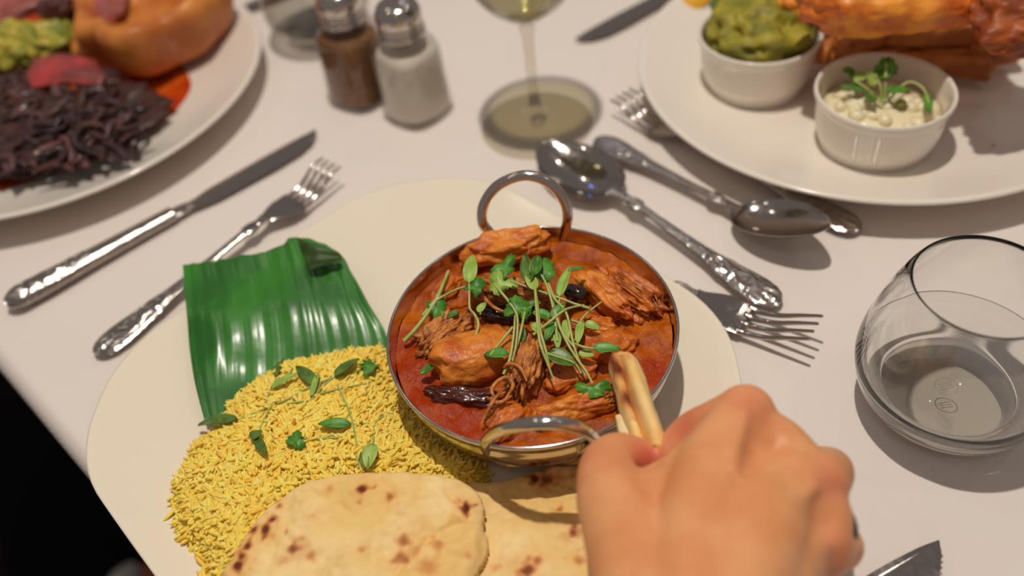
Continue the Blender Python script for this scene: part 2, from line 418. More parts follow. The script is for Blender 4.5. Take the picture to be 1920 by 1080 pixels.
def knife(p0, p1, label, z0=.0085, L=.238, LH=.100, z1=.0035, side=1, hidden=False, mt=None, serr=False, tipw=.5):
    p0, d, pe, _ = frame(p0, p1)
    r = empty('table_knife', (p0.x, p0.y, 0), label, 'knife')
    def hw(s):
        k = s/LH; return float(np.interp(k, [0, .015, .06, .15, .3, .5, .8, 1], [2, 5.5, 8.8, 9.6, 8.8, 7.4, 6.4, 6.2]))/1000
    V, Fc = strip(p0, d, pe, np.linspace(0, LH, 90), hw, interp([0, LH], [z0-.001, z0-.003]), interp([0, .01, LH*.5, LH], [.006, .011, .0095, .008]), lambda s, t: 1.3*handle_relief(s/LH*.85, t, LH) , nj=25)
    mobj('handle', V, Fc, M['relief'], r)
    bx = [LH, LH+.006, LH+.010, LH+.018, LH+.03, L-.045, L-.022, L-.010, L-.003, L]
    by = [.0050, .0052, .0046, .0062, .0086, .0098, .0090, .0066, .0030, .0006]
    top = interp([LH, LH+.02, L], [z0-.003, z0-.005, z1])
    def shift(s): return 0
    ss = list(np.linspace(LH-.001, L-.03, 40))+list(L-.03*(1-np.sin(np.linspace(.05, math.pi/2, 26))))
    h_ = interp(bx, by); V = []; nj = 9
    n = len(ss)
    off = lambda s: side*(.0098-h_(s))*(.75 if s > L-.05 else .0)
    for sd in (1, -1):
        for s in ss:
            for j in range(nj):
                t = -1+2*j/(nj-1); q = p0+d*s+pe*(t*h_(s)+off(s)); th = .0010*(1-.5*(t*side*-.5+.5)) if s > LH+.012 else .0022
                V.append((q.x, q.y, top(s)+sd*th*(1-t**8)-.03*(t*h_(s))*0))
    a = gridF(n, nj); m_ = n*nj; Fc = [tuple(reversed(f)) for f in a]+[tuple(i+m_ for i in f) for f in a]
    for i in range(n-1):
        for j in (0, nj-1):
            f = (i*nj+j, (i+1)*nj+j, m_+(i+1)*nj+j, m_+i*nj+j); Fc.append(f if j == 0 else tuple(reversed(f)))
    mobj('blade', V, Fc, mt or M['cutlery'], r)
    if serr:
        mb = MB()
        for i in range(22):
            s = L-.004-i*.0021; q = p0+d*s+pe*(-side*(h_(s)-off(s)*side)+0); V, F2 = ico(1); mb.add([(q.x+v.x*.0008, q.y+v.y*.0008, top(s)+v.z*.0009) for v in V], F2)
        mb.obj('serration', M['cutlery'], r)
    return r
fork(at(178, 664, .004), at(622, 304, .016), 'silver fork left of the rounded-square plate, handle partly behind the banana leaf', (.004, .011), L=.197, tinelift=.016)
_c = at(1300, 552, 0.010); _b = at(1530, 614, .020); _d = Vector((_b.x-_c.x, _b.y-_c.y, 0)).normalized()
fork(_b-_d*.205, _b, 'silver fork tucked under the right rim of the rounded-square plate', (.0035, .0105), L=.205, tinelift=.020)
fork(at(1612, 432, .004), at(1172, 178, .016), 'silver fork lying closest to the round fish plate', (.004, .010), L=.199, tinelift=.014)
spoon(at(1461, 570, .005), at(1027, 277, .012), 'silver spoon with its bowl beside the curry dish handle', (.005, .0115), L=.204, bl=.074, bw=.0232, tip=.0125)
spoon(at(1118, 258, .006), at(1563, 432, .030), 'smaller silver spoon with its handle end beside the wine glass foot', (.005, .009), L=.182, bl=.062, bw=.0190, tip=.030)
knife(at(12, 572, .007), at(603, 251, .003), 'silver table knife beside the roast dinner plate', L=.240, LH=.118, side=1)
M['bronze_blade'] = mat('polished_blade', (.5, .45, .42, 1), .08, 1.)
pk = at(1090, 80, .003); pq = at(1250, -8, .003); dd = (pq-pk).normalized()
knife(pk+dd*.235, pk, 'knife blade pointing in from the top edge between wine glass and fish plate', L=.235, LH=.11, side=-1, mt=M['bronze_blade'])
pk = at(1782, 1040, .003); pq = at(1672, 1105, .003); dd = (pq-pk).normalized()
knife(pk+dd*.22, pk, 'rounded knife tip lying at the lower right of the tablecloth', L=.22, LH=.10, side=1, serr=True)
pk = at(443, 24, .004); pq = at(560, -30, .004); dd = (pq-pk).normalized()
knife(pk+dd*.23, pk, 'knife tip just beyond the roast plate, shining blue', L=.23, LH=.11, side=-1, mt=M['bronze_blade'])

# ------------------------------------------------------------------ curry dish
BC = (.0065, .2890)
bd = empty('curry_dish', (BC[0], BC[1], .0065), 'round stainless steel two-handled curry dish', 'dish')
prof = [(.001, .0085), (.030, .0085), (.044, .0105), (.056, .017), (.0640, .027), (.0690, .039), (.0710, .0500), (.0714, .0522), (.0722, .0528), (.0730, .0522), (.0729, .0505),
        (.0712, .0460), (.0702, .0380), (.0655, .0262), (.0575, .0155), (.045, .0085), (.034, .0067), (.001, .0067)]
pq_ = crom([(r, z, 0) for r, z in prof], 90)
V, Fc = lathe2([(p.x, p.y) for p in pq_], 96, (BC[0], BC[1], 0)); mobj('bowl', V, Fc, M['steel'], bd)
near = [at(986, 866, .0265), at(955, 864, .0275), at(922, 850, .036), at(911, 832, .050), at(925, 814, .064), at(962, 800, .077), at(1014, 793, .083), at(1068, 797, .080), at(1104, 812, .068), at(1116, 832, .053), at(1100, 850, .038), at(1074, 858, .0285), at(1050, 860, .0265)]
V, Fc = tube(near, [.0022, .0034, .0032, .0030, .0030, .0030, .0030, .0030, .0030, .0030, .0032, .0034, .0022], 14, 90); mobj('handle', V, Fc, M['steel'], bd)
far = [(-.004, .3525, .027), (-.012, .355, .030), at(925, 452, .045), at(905, 418, .057), at(908, 382, .067), at(935, 347, .076), at(984, 329, .081), at(1030, 343, .077), at(1058, 378, .067), at(1064, 412, .057), at(1055, 445, .045), (.027, .354, .030), (.020, .352, .027)]
V, Fc = tube(far, [.0022, .0034, .0032, .0030, .0030, .0030, .0030, .0030, .0030, .0030, .0032, .0034, .0022], 14, 90); mobj('handle', V, Fc, M['steel'], bd)

M['sauce'] = mat('curry_sauce', S(182, 92, 8), .13, bump=.8, bscale=760, bdetail=6, col2=S(148, 62, 4), cscale=90, coat=0, rough2=.26, bdist=.0009, spec=.3)
attr_mix(M['sauce'], 'oil', [(0, S(168, 66, 4)), (1, S(150, 40, 2))])
def disc_heights(c, R_, fn, nr=60, na=160):
    V = [(c[0], c[1], fn(c[0], c[1]))]; Fc = []
    for i in range(1, nr+1):
        for j in range(na):
            a = 2*math.pi*j/na; r = R_*i/nr; x, y = c[0]+r*math.cos(a), c[1]+r*math.sin(a); V.append((x, y, fn(x, y)))
    for j in range(na): Fc.append((0, 1+j, 1+(j+1) % na))
    for i in range(nr-1):
        for j in range(na):
            Fc.append((1+i*na+j, 1+(i+1)*na+j, 1+(i+1)*na+(j+1) % na, 1+i*na+(j+1) % na))
    return V, Fc
def sauce_z(x, y):
    n_ = noise.fractal(Vector((x*70, y*70, 3)), 1, 2, 4)
    return .0434+.0026*n_+.0007*noise.noise(Vector((x*330, y*330, 0)))
V, Fc = disc_heights(BC, .0698, sauce_z, 80, 220)
so = tag(mobj('curry_sauce', V, Fc, M['sauce']), 'glossy orange-brown curry sauce filling the steel dish', 'sauce')
oilc = [(at(800, 740, .043), .022), (at(770, 690, .043), .018), (at(860, 790, .043), .022), (at(900, 815, .043), .018), (at(1220, 700, .043), .016), (at(765, 640, .043), .012), (at(900, 500, .043), .008), (at(1190, 745, .043), .014)]
attr(so, 'oil', [min(.9, max([math.exp(-((v[0]-c.x)**2+(v[1]-c.y)**2)/(r*.75)**2) for c, r in oilc])*1.2) for v in V])
M['chick'] = mat('spiced_chicken', S(216, 130, 44), .2, bump=1., bscale=480, bdetail=6, col2=S(182, 84, 22), cscale=75, coat=.1, rough2=.4, bdist=.0008)
M['chick2'] = mat('saucy_chicken', S(198, 104, 28), .2, bump=1., bscale=480, bdetail=6, col2=S(158, 74, 22), cscale=120, coat=.1, rough2=.4, bdist=.0008)
M['shred'] = mat('shredded_chicken', S(196, 122, 52), .38, bump=.9, bscale=360, bdetail=5, col2=S(150, 82, 30), cscale=200, coat=.15, rough2=.5, bdist=.0010)
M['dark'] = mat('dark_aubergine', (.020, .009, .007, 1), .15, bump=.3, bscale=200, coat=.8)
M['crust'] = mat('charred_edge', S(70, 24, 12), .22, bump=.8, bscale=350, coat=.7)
def piece(name, label, cat, u, v, z, rad, rot, mt, seed, amp=.16, freq=1.3, group=None, fibres=0, fdir=None, box_=.25, sub=5, stretch=(1, 1, 1), parent=None):
    c = at(u, v, z)
    if fibres: stretch = (.45, 2.6, 2.6); amp = amp*1.5
    V, Fc = blob(c, [r/1000 for r in rad], rot, amp, freq, sub, seed, stretch, .012, box_)
    if fibres or parent:
        pass
    o = mobj(name, V, Fc, mt) if not fibres else None
    if not fibres: return tag(o, label, cat, group)
    e = empty(name, (c.x, c.y, z-rad[2]/1000), label, cat, group); mobj('chunk', V, Fc, mt, e)
    from mathutils import Euler
    R_ = Euler([math.radians(a) for a in rot]).to_matrix(); mb = MB(); r_ = random.Random(seed)
    for i in range(fibres):     # strands lie along the chunk's long axis
        y0 = r_.uniform(-1, 1); z0 = math.sqrt(max(0, 1-y0*y0))*.98; x0 = r_.uniform(-.9, .2); x1 = x0+r_.uniform(.5, 1.1); pts = []
        for k in range(5):
            x = x0+(x1-x0)*k/4; s_ = math.sqrt(max(.08, 1-min(1, x*x)*.9)); lift = .98+.14*r_.random()
            pts.append(R_ @ Vector((x*rad[0]/1000, (y0*s_+r_.uniform(-.05, .05))*rad[1]/1000*1.03, z0*s_*rad[2]/1000*lift))+c)
        mb.add(*tube(pts, [.0002, .0006, .0008, .0006, .0002], 6, 12))
    tag(mb.obj('meat_fibre', M['shred'], e), kind='stuff')
    return e
CG = 'chicken pieces in the curry'
piece('chicken_piece', 'long orange chicken piece rising above the far rim of the curry dish', 'chicken', 945, 466, .0525, (22, 9.5, 8), (6, -4, -4), M['chick'], 1, .2, 1.5)
piece('chicken_piece', 'large smooth orange chicken piece in the front left of the curry', 'chicken', 892, 668, .0475, (23, 14, 11), (-14, 6, 18), M['chick'], 2, .12, 1.1)
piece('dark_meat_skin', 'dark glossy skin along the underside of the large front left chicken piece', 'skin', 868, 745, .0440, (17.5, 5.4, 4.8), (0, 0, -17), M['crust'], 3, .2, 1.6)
piece('chicken_piece', 'pulled chicken piece at the right side of the curry below the far rim', 'chicken', 1178, 552, .0465, (19, 9.5, 8), (0, 6, -50), M['chick2'], 4, .2, 1.3, fibres=26)
piece('chicken_piece', 'smooth bright orange chicken strip between the aubergine and the right-hand pulled piece', 'chicken', 1130, 552, .0500, (19, 6.5, 6.5), (0, 4, -58), M['chick'], 24, .2, 1.4)
piece('chicken_piece', 'orange strip of chicken just above the near handle', 'chicken', 1078, 770, .0450, (20, 6.0, 7.5), (0, 0, 8), M['chick'], 5, .22, 1.9)
piece('chicken_piece', 'upright shredded chicken piece in the middle front of the curry', 'chicken', 985, 690, .0495, (15, 7.0, 8), (0, -12, 68), M['shred'], 6, .25, 1.8, fibres=90)
piece('chicken_piece', 'shredded brown chicken at the left edge of the curry above the large smooth piece', 'chicken', 832, 630, .0450, (14, 9, 7), (0, 0, 40), M['shred'], 7, .25, 2, fibres=90)
piece('chicken_piece', 'flat orange chicken piece right of the herb stems', 'chicken', 1140, 650, .0445, (14, 9.5, 6.5), (0, 0, 5), M['chick2'], 8, .15, 1.5)
piece('chicken_piece', 'pulled brown chicken behind the herbs in the middle of the dish', 'chicken', 955, 552, .0475, (17, 7, 7), (0, 0, -24), M['shred'], 9, .25, 1.7, fibres=70)
piece('chicken_piece', 'small saucy chicken piece under the left end of the near handle', 'chicken', 948, 790, .0445, (12, 8, 6.5), (0, 0, 38), M['chick2'], 10, .2, 1.7)
piece('chicken_piece', 'orange chicken piece against the far left wall of the curry dish', 'chicken', 838, 545, .0440, (14, 6, 5), (0, 0, 52), M['chick2'], 11, .2, 1.5)
piece('chicken_piece', 'saucy chicken piece below the lowest herb leaves', 'chicken', 1068, 700, .0440, (13, 9, 6), (0, 0, 20), M['chick2'], 12, .2, 1.5)
piece('chicken_piece', 'dark pulled chicken lying in front of the torn bread tip', 'chicken', 1125, 748, .0455, (9, 5, 5), (0, 0, 24), M['shred'], 13, .2, 1.7, fibres=40)
piece('chicken_piece', 'small orange chicken lump between the aubergine and the pulled chicken on the right', 'chicken', 1120, 615, .0455, (9, 6, 6), (0, 0, -30), M['chick'], 15, .2, 1.7)
piece('aubergine_piece', 'dark glossy aubergine piece right of the herb tangle', 'aubergine', 1080, 552, .0510, (7, 4.5, 5), (10, 0, -38), M['dark'], 14, .06, 1, sub=4)
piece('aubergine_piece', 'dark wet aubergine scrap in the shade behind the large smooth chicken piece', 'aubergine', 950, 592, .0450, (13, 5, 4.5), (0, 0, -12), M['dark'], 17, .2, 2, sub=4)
# loose strands curling over the chunks
mb = MB()
for pts in ([(935, 752, .052), (922, 735, .055), (930, 718, .056), (950, 708, .057), (962, 722, .056), (950, 745, .053), (925, 780, .050)],
            [(905, 790, .050), (915, 770, .053), (930, 745, .055), (948, 735, .055)], [(945, 690, .058), (955, 682, .060), (975, 690, .060), (988, 715, .058)],
            [(912, 745, .052), (935, 755, .054), (960, 742, .055)], [(905, 520, .052), (902, 548, .053), (925, 575, .053), (960, 590, .052)]):
    mb.add(*tube([at(*p) for p in pts], [.0006, .0010, .0011, .0009, .0004], 8, 30))
tag(mb.obj('loose_meat_strand', M['shred']), 'loose curled strands of meat lying over the shredded chicken', 'chicken', kind='stuff')

# ------------------------------------------------------------------ rice
RZ = .0165
rpx = [(392, 800), (425, 745), (462, 715), (500, 690), (535, 668), (575, 660), (620, 652), (665, 642), (710, 640), (738, 655), (745, 720), (775, 775), (820, 815), (880, 845), (905, 880), (880, 930), (700, 960), (600, 1010), (560, 1130), (470, 1160), (400, 1090), (385, 1040), (345, 1000), (335, 950), (325, 905), (350, 860), (358, 825)]
rpoly = smooth_poly([at(u, v, RZ)[:2] for u, v in rpx], 110)
RX0, RX1 = min(p[0] for p in rpoly), max(p[0] for p in rpoly); RY0, RY1 = min(p[1] for p in rpoly), max(p[1] for p in rpoly)
def plate_z(x, y):
    # top of the rounded-square plate under a point
    rot = math.radians(38.5); dx, dy = x-PC[0], y-PC[1]; a, b = abs(dx*math.cos(rot)+dy*math.sin(rot)), abs(-dx*math.sin(rot)+dy*math.cos(rot))
    h, rc = .1455, .082; 
    mx = max(a, b); s = mx/h
    qx, qy = a-(h-rc), b-(h-rc)
    if qx > 0 and qy > 0: s = (h-rc+math.hypot(qx, qy))/h
    return float(np.interp(s, [0, .55, .68, .78, .87, .94, .98, 1.0], [.0062, .0066, .0080, .0108, .0143, .0176, .0198, .0205]))
nx = 110; xs = np.linspace(RX0-.003, RX1+.003, nx); ys = np.linspace(RY0-.003, RY1+.003, nx)
GX, GY = np.meshgrid(xs, ys, indexing='ij'); GD = edge_dist(GX, GY, rpoly)
def rice_h(d): return .021*(1-np.exp(-np.maximum(d, 0)/.013))
GZ = np.zeros_like(GX)
for i in range(nx):
    for j in range(nx):
        GZ[i, j] = plate_z(GX[i, j], GY[i, j])+rice_h(GD[i, j])+.0022*noise.noise(Vector((GX[i, j]*60, GY[i, j]*60, 2)))*min(1, max(0, GD[i, j]/.01))
def rice_z(x, y):
    fi = np.clip((np.asarray(x)-xs[0])/(xs[1]-xs[0]), 0, nx-1.001); fj = np.clip((np.asarray(y)-ys[0])/(ys[1]-ys[0]), 0, nx-1.001)
    i, j = fi.astype(int), fj.astype(int); a, b = fi-i, fj-j
    return GZ[i, j]*(1-a)*(1-b)+GZ[i+1, j]*a*(1-b)+GZ[i, j+1]*(1-a)*b+GZ[i+1, j+1]*a*b
def rice():
    V = []; Fc = []; idx = {}
    for i in range(nx):
        for j in range(nx):
            if GD[i, j] > .001: idx[i, j] = len(V); V.append((GX[i, j], GY[i, j], GZ[i, j]-.0010))
    for i in range(nx-1):
        for j in range(nx-1):
            q = [(i, j), (i+1, j), (i+1, j+1), (i, j+1)]
            if all(k in idx for k in q): Fc.append(tuple(idx[k] for k in q))
    V = np.array(V); nbed = len(V)
    N_ = 10000
    px_ = rng.uniform(RX0, RX1, N_*3); py_ = rng.uniform(RY0, RY1, N_*3); d = edge_dist(px_, py_, rpoly); ok = (d > -.0012) | ((d > -.006) & (rng.random(N_*3) < .04))
    px_, py_, d = px_[ok][:N_], py_[ok][:N_], d[ok][:N_]; n = len(px_)
    pz = rice_z(px_, py_)+rng.uniform(-.0012, .0017, n); pz = np.where(d < 0, [plate_z(a, b)+.0012 for a, b in zip(px_, py_)], pz)
    K = 7; NS = 6; t = np.linspace(-1, 1, K); prof_ = np.sqrt(np.clip(1-(t*.985)**2, 0, 1))**.8
    ang = np.linspace(0, 2*math.pi, NS, endpoint=False)
    base = np.stack([np.repeat(t, NS), np.tile(np.cos(ang), K)*np.repeat(prof_, NS), np.tile(np.sin(ang), K)*np.repeat(prof_, NS)], 1)  # (K*NS,3)
    L_ = rng.uniform(.0032, .0054, n); W_ = rng.uniform(.00095, .00130, n); bend = rng.normal(0, .12, n)
    yaw = rng.uniform(0, 2*math.pi, n); pit = rng.normal(0, .32, n)
    P_ = base[None]*np.stack([L_, W_, W_*.85], 1)[:, None, :]
    P_[:, :, 1] += (bend*L_)[:, None]*(base[None, :, 0]**2)
    cy, sy, cp, sp = np.cos(yaw), np.sin(yaw), np.cos(pit), np.sin(pit)
    x = P_[:, :, 0]*cp[:, None]-P_[:, :, 2]*sp[:, None]; z = P_[:, :, 0]*sp[:, None]+P_[:, :, 2]*cp[:, None]; y = P_[:, :, 1]
    X = x*cy[:, None]-y*sy[:, None]+px_[:, None]; Y = x*sy[:, None]+y*cy[:, None]+py_[:, None]; Z = z+pz[:, None]
    GV = np.stack([X, Y, Z], 2).reshape(-1, 3)
    f0 = [(i*NS+j, i*NS+(j+1) % NS, (i+1)*NS+(j+1) % NS, (i+1)*NS+j) for i in range(K-1) for j in range(NS)]
    f0 = np.array(f0)[:, ::-1]; GF = (f0[None]+(np.arange(n)*K*NS)[:, None, None]+nbed).reshape(-1, 4)
    allV = np.concatenate([V, GV]); allF = np.concatenate([np.array(Fc), GF])
    me = bpy.data.meshes.new('yellow_rice'); me.vertices.add(len(allV)); me.vertices.foreach_set('co', allV.astype(np.float32).ravel())
    me.loops.add(len(allF)*4); me.loops.foreach_set('vertex_index', allF.astype(np.int32).ravel())
    me.polygons.add(len(allF)); me.polygons.foreach_set('loop_start', np.arange(len(allF), dtype=np.int32)*4); me.polygons.foreach_set('loop_total', np.full(len(allF), 4, np.int32))
    me.update(); me.validate(); me.polygons.foreach_set('use_smooth', [True]*len(me.polygons))
    me.materials.append(M['rice']); o = bpy.data.objects.new('yellow_rice', me); COL.objects.link(o)
    return tag(o, 'heap of yellow pilau rice on the plate between leaf, dish and flatbread', 'rice', kind='stuff')
M['rice'] = mat('yellow_rice', S(240, 186, 72), .5, sss=.08, sssr=(.002,), island=[S(255, 196, 70, 1.2), S(255, 208, 96, 1.2), S(255, 198, 76, 1.2), S(255, 214, 112, 1.2), S(252, 182, 66, 1.2), S(255, 204, 84, 1.2)])
rice()
# ------------------------------------------------------------------ banana leaf
def banana():
    # four edges in the picture with heights: top, then down to the rice
    rows = [([(343, 497), (380, 490), (430, 484), (480, 474), (530, 459), (556, 446), (600, 452), (640, 478), (656, 506)], [.030, .031, .031, .032, .034, .035, .034, .031, .026]),
            ([(346, 540), (388, 528), (438, 522), (490, 512), (540, 502), (572, 494), (612, 500), (650, 510), (672, 534)], [.027, .028, .029, .028, .030, .030, .029, .027, .022]),
            ([(351, 595), (392, 580), (446, 572), (500, 566), (552, 560), (590, 556), (630, 556), (666, 562), (694, 576)], [.023, .026, .025, .024, .025, .024, .023, .021, .017]),
            ([(355, 650), (398, 640), (452, 635), (508, 630), (560, 622), (604, 616), (648, 612), (690, 612), (722, 622)], [.018, .022, .021, .019, .019, .018, .017, .016, .014]),
            ([(366, 715), (402, 705), (452, 695), (508, 690), (562, 682), (610, 676), (656, 670), (700, 665), (735, 665)], [.0165, .018, .016, .015, .014, .013, .012, .012, .011]),
            ([(384, 790), (410, 780), (450, 765), (508, 745), (562, 735), (610, 728), (656, 720), (700, 712), (740, 705)], [.0150, .015, .013, .012, .011, .0105, .010, .010, .010])]
    up = [0, .0012, .0028, .0022, .0005, 0]
    G = np.array([[tuple(at(u, v, z+up[i])) for (u, v), z in zip(r[0], r[1])] for i, r in enumerate(rows)]); nu, nv = 90, 150
    cols = [crom([G[i, j] for i in range(len(rows))], nu) for j in range(9)]
    V = []
    for i in range(nu):
        row = crom([cols[j][i] for j in range(9)], nv)
        for j, p in enumerate(row):
            u = j/(nv-1); k = i/(nu-1)
            rib = .00022*math.cos(u*2*math.pi*13+2.2*noise.noise(Vector((u*3, k, 0)))+.6*math.sin(k*4))+.00006*math.cos(u*2*math.pi*47)+.0004*noise.noise(Vector((u*22, k*1.2, 4)))
            wav = .0028*noise.noise(Vector((u*3.5, k*3.0, 1)))+.0022*math.exp(-((u-.56-.03*math.sin(k*5))/.045)**2)*max(0, 1-k*2.2)
            jag = .0016*noise.noise(Vector((u*14, 0, 5))) if i == 0 else 0
            V.append((p.x, p.y+jag, max(p.z+rib+wav, plate_z(p.x, p.y)+.0008)))
    return V, gridF(nu, nv)
def leafmat(name, c1, c2, veins):
    mt = mat(name, c1, .36, coat=.5, bump=.3, bscale=60, col2=c2, cscale=30, bdist=.0012, spec=.6); mt.node_tree.nodes['Principled BSDF'].inputs['Coat Roughness'].default_value = .25; return mt
M['banana'] = leafmat('banana_leaf', S(44, 118, 24), S(28, 92, 16), 0)
lf = empty('banana_leaf', at(540, 620, .012), 'square piece of glossy green banana leaf at the back left of the plate', 'leaf')
V, Fc = banana(); o = mobj('leaf_blade', V, [tuple(reversed(f)) for f in Fc], M['banana'], lf)
sm = o.modifiers.new('thickness', 'SOLIDIFY'); sm.thickness = .0004
flap = [[(556, 444, .040), (566, 470, .038), (572, 490, .0365), (580, 506, .035)], [(580, 455, .043), (588, 474, .041), (592, 488, .0385), (596, 500, .0365)], [(605, 463, .042), (610, 476, .040), (614, 486, .038), (616, 493, .0365)], [(636, 474, .0385), (638, 479, .0375), (639, 484, .0365), (640, 488, .036)]]
G = [crom([at(*q) for q in r], 14) for r in flap]; V = []
for i in range(14):
    for p in crom([g[i] for g in G], 22): V.append(p+Vector((0, 0, .0006*math.sin(i*.9))))
M['banana_under'] = mat('banana_leaf_underside', S(62, 92, 34), .5, col2=S(48, 72, 28), cscale=60)
o = mobj('folded_corner', V, gridF(14, 22), M['banana_under'], lf); sm = o.modifiers.new('thickness', 'SOLIDIFY'); sm.thickness = .0004
tag(o, 'darker folded-over corner')
# ------------------------------------------------------------------ flatbreads
M['naan'] = mat('baked_flatbread', S(238, 210, 152), .7, bump=.5, bscale=160, col2=S(228, 192, 122), cscale=38, spec=.25, sss=.1, sssr=(.002,), bdist=.0008)
attr_mix(M['naan'], 'browning', [(0, S(222, 175, 105)), (.3, S(222, 160, 86)), (.6, S(196, 110, 48)), (.85, S(150, 72, 30)), (1, S(104, 46, 22))])
def bread(name, label, px_, zf, spots, creases, seed, thick=.007):
    poly = smooth_poly([at(u, v, z)[:2] for u, v, z in px_], 140)
    x0, x1 = min(p[0] for p in poly), max(p[0] for p in poly); y0, y1 = min(p[1] for p in poly), max(p[1] for p in poly)
    st = .00075; nx_ = int((x1-x0)/st)+3; ny_ = int((y1-y0)/st)+3
    X, Y = np.meshgrid(x0-st+np.arange(nx_)*st, y0-st+np.arange(ny_)*st, indexing='ij'); D = edge_dist(X, Y, poly)
    idx = -np.ones(X.shape, int); ins = D > 0; idx[ins] = np.arange(ins.sum()); n = ins.sum(); V = []; ch = []
    sp = [(at(u, v, z), r*1.2/1000., s) for u, v, z, r, s in spots]
    cr_ = [([at(*q) for q in pl], h, w_) for pl, h, w_ in creases]
    for i, j in zip(*np.nonzero(ins)):
        x, y, d = X[i, j], Y[i, j], D[i, j]
        z = zf(x, y)-thick*.55*(1-math.sqrt(1-(1-min(1, d/.006))**2))
        bub = noise.fractal(Vector((x*55, y*55, seed)), 1, 2, 4); z += .0022*bub+.0006*noise.noise(Vector((x*260, y*260, seed)))
        for pl, h, w_ in cr_:
            dm = 1
            for a, b in zip(pl[:-1], pl[1:]):
                ex, ey = b.x-a.x, b.y-a.y; t = max(0, min(1, ((x-a.x)*ex+(y-a.y)*ey)/(ex*ex+ey*ey))); dm = min(dm, math.hypot(x-a.x-t*ex, y-a.y-t*ey))
            z += h*math.exp(-(dm/w_)**2)
        c = 0
        for q, r, s in sp:
            dd_ = math.hypot(x-q.x, y-q.y)
            if dd_ < r*4: wob = 1+.7*noise.noise(Vector((x*300, y*300, seed)))+.5*noise.noise(Vector((x*120, y*120, seed+4))); c = max(c, s*math.exp(-(dd_/r*wob)**2), .42*s*math.exp(-(dd_/(r*2.1)*wob)**2))
        c = max(c, .22*max(0, bub)**.8) if bub > .15 else c
        V.append((x, y, z)); ch.append(min(1, c*1.2))
    Fc = [(idx[i, j], idx[i+1, j], idx[i+1, j+1], idx[i, j+1]) for i in range(nx_-1) for j in range(ny_-1) if ins[i, j] and ins[i+1, j] and ins[i+1, j+1] and ins[i, j+1]]
    # underside
    m_ = len(V); V2 = [(x, y, z-thick*.8) for x, y, z in V]; F2 = [tuple(k+m_ for k in reversed(f)) for f in Fc]
    cnt = {}
    for f in Fc:
        for a, b in zip(f, f[1:]+f[:1]): cnt[(a, b)] = 1
    side = [(b, a, a+m_, b+m_) for (a, b) in cnt if (b, a) not in cnt]
    o = mobj(name, V+V2, Fc+F2+side, M['naan']); attr(o, 'browning', ch+ch); tag(o, label, 'flatbread'); return o
def n1z(x, y):
    # rests on the rice at the left, droops to the right
    return float(np.interp(x, [-.19, -.15, -.11, -.06, -.03, -.012], [.024, .033, .038, .037, .034, .030]))
bread('flatbread', 'oval flatbread with brown scorch spots lying over the front of the rice',
      [(418, 1100, .03), (440, 1048, .03), (462, 1000, .033), (498, 955, .034), (540, 918, .036), (610, 892, .037), (690, 880, .038), (770, 880, .037), (840, 888, .035), (885, 908, .034), (906, 940, .033), (906, 985, .033), (916, 1012, .033), (905, 1050, .033), (880, 1090, .033), (850, 1170, .033), (640, 1260, .034), (470, 1200, .030)], n1z,
      [(679, 917, .038, 3.2, .9), (731, 929, .038, 2.6, .75), (619, 918, .037, 2.2, .5), (872, 948, .036, 3.0, .95), (858, 935, .036, 3.0, .5), (519, 935, .034, 2.3, .75), (525, 950, .035, 2.2, .75), (513, 977, .035, 2.6, .9), (500, 998, .034, 3.5, .9), (478, 996, .034, 3, .85), (466, 1028, .034, 2.6, .9), (457, 1050, .033, 2.8, .85), (448, 1066, .033, 3.5, .95), (475, 985, .034, 1.6, .6),
       (551, 1033, .036, 4.2, .8), (585, 1045, .036, 2.8, .65), (537, 1050, .036, 3.5, .5), (565, 1038, .036, 7, .42), (755, 1012, .038, 4.2, .7), (749, 1041, .038, 3.2, .72), (770, 1030, .038, 5, .45), (680, 1033, .038, 1.6, .6), (822, 1018, .036, 3.0, .6), (806, 1062, .036, 5, .55), (877, 1043, .034, 2.2, .5), (590, 972, .037, 4.5, .3), (790, 985, .037, 7, .3), (812, 1003, .036, 2, .5), (548, 888, .036, 1.8, .4)],
      [([(745, 1070, .037), (780, 1040, .037), (800, 1010, .036), (850, 985, .035), (905, 982, .034)], -.0016, .0016), ([(835, 918, .036), (868, 945, .035), (878, 968, .035)], -.0014, .0012), ([(600, 1070, .037), (700, 1000, .037), (740, 965, .037), (770, 930, .037)], .0010, .003), ([(905, 1010, .033), (902, 1040, .033), (885, 1075, .033)], -.0012, .0016)], 3)
def n2z(x, y): return float(np.interp(y, [.06, .12, .17, .20, .215], [.022, .024, .024, .022, .0175]))
bread('flatbread', 'flatbread with the ring-shaped handle shadow, lying between the oval bread and the hand',
      [(872, 898, .02), (900, 896, .02), (945, 890, .02), (985, 876, .02), (1030, 868, .018), (1085, 866, .018), (1150, 872, .018), (1190, 930, .02), (1200, 1040, .02), (1180, 1180, .022), (1000, 1260, .022), (870, 1220, .022), (820, 1100, .022), (835, 980, .02)], n2z,
      [(1002, 892, .02, 3.2, 1.0), (1022, 893, .02, 5.5, .8), (1045, 888, .02, 4, .5), (1048, 948, .024, 2.6, .7), (1075, 994, .024, 2.8, .8), (1062, 1004, .024, 4, .4), (990, 1064, .024, 3.6, .8), (1008, 1050, .024, 3, .7), (975, 1075, .024, 3.5, .6), (930, 1068, .024, 2, .5), (1083, 1052, .024, 2.6, .6), (960, 935, .024, 3, .3), (1085, 880, .018, 6, .4)], [([(1040, 945, .024), (1062, 952, .024), (1090, 950, .024)], -.001, .0014)], 9, .006)
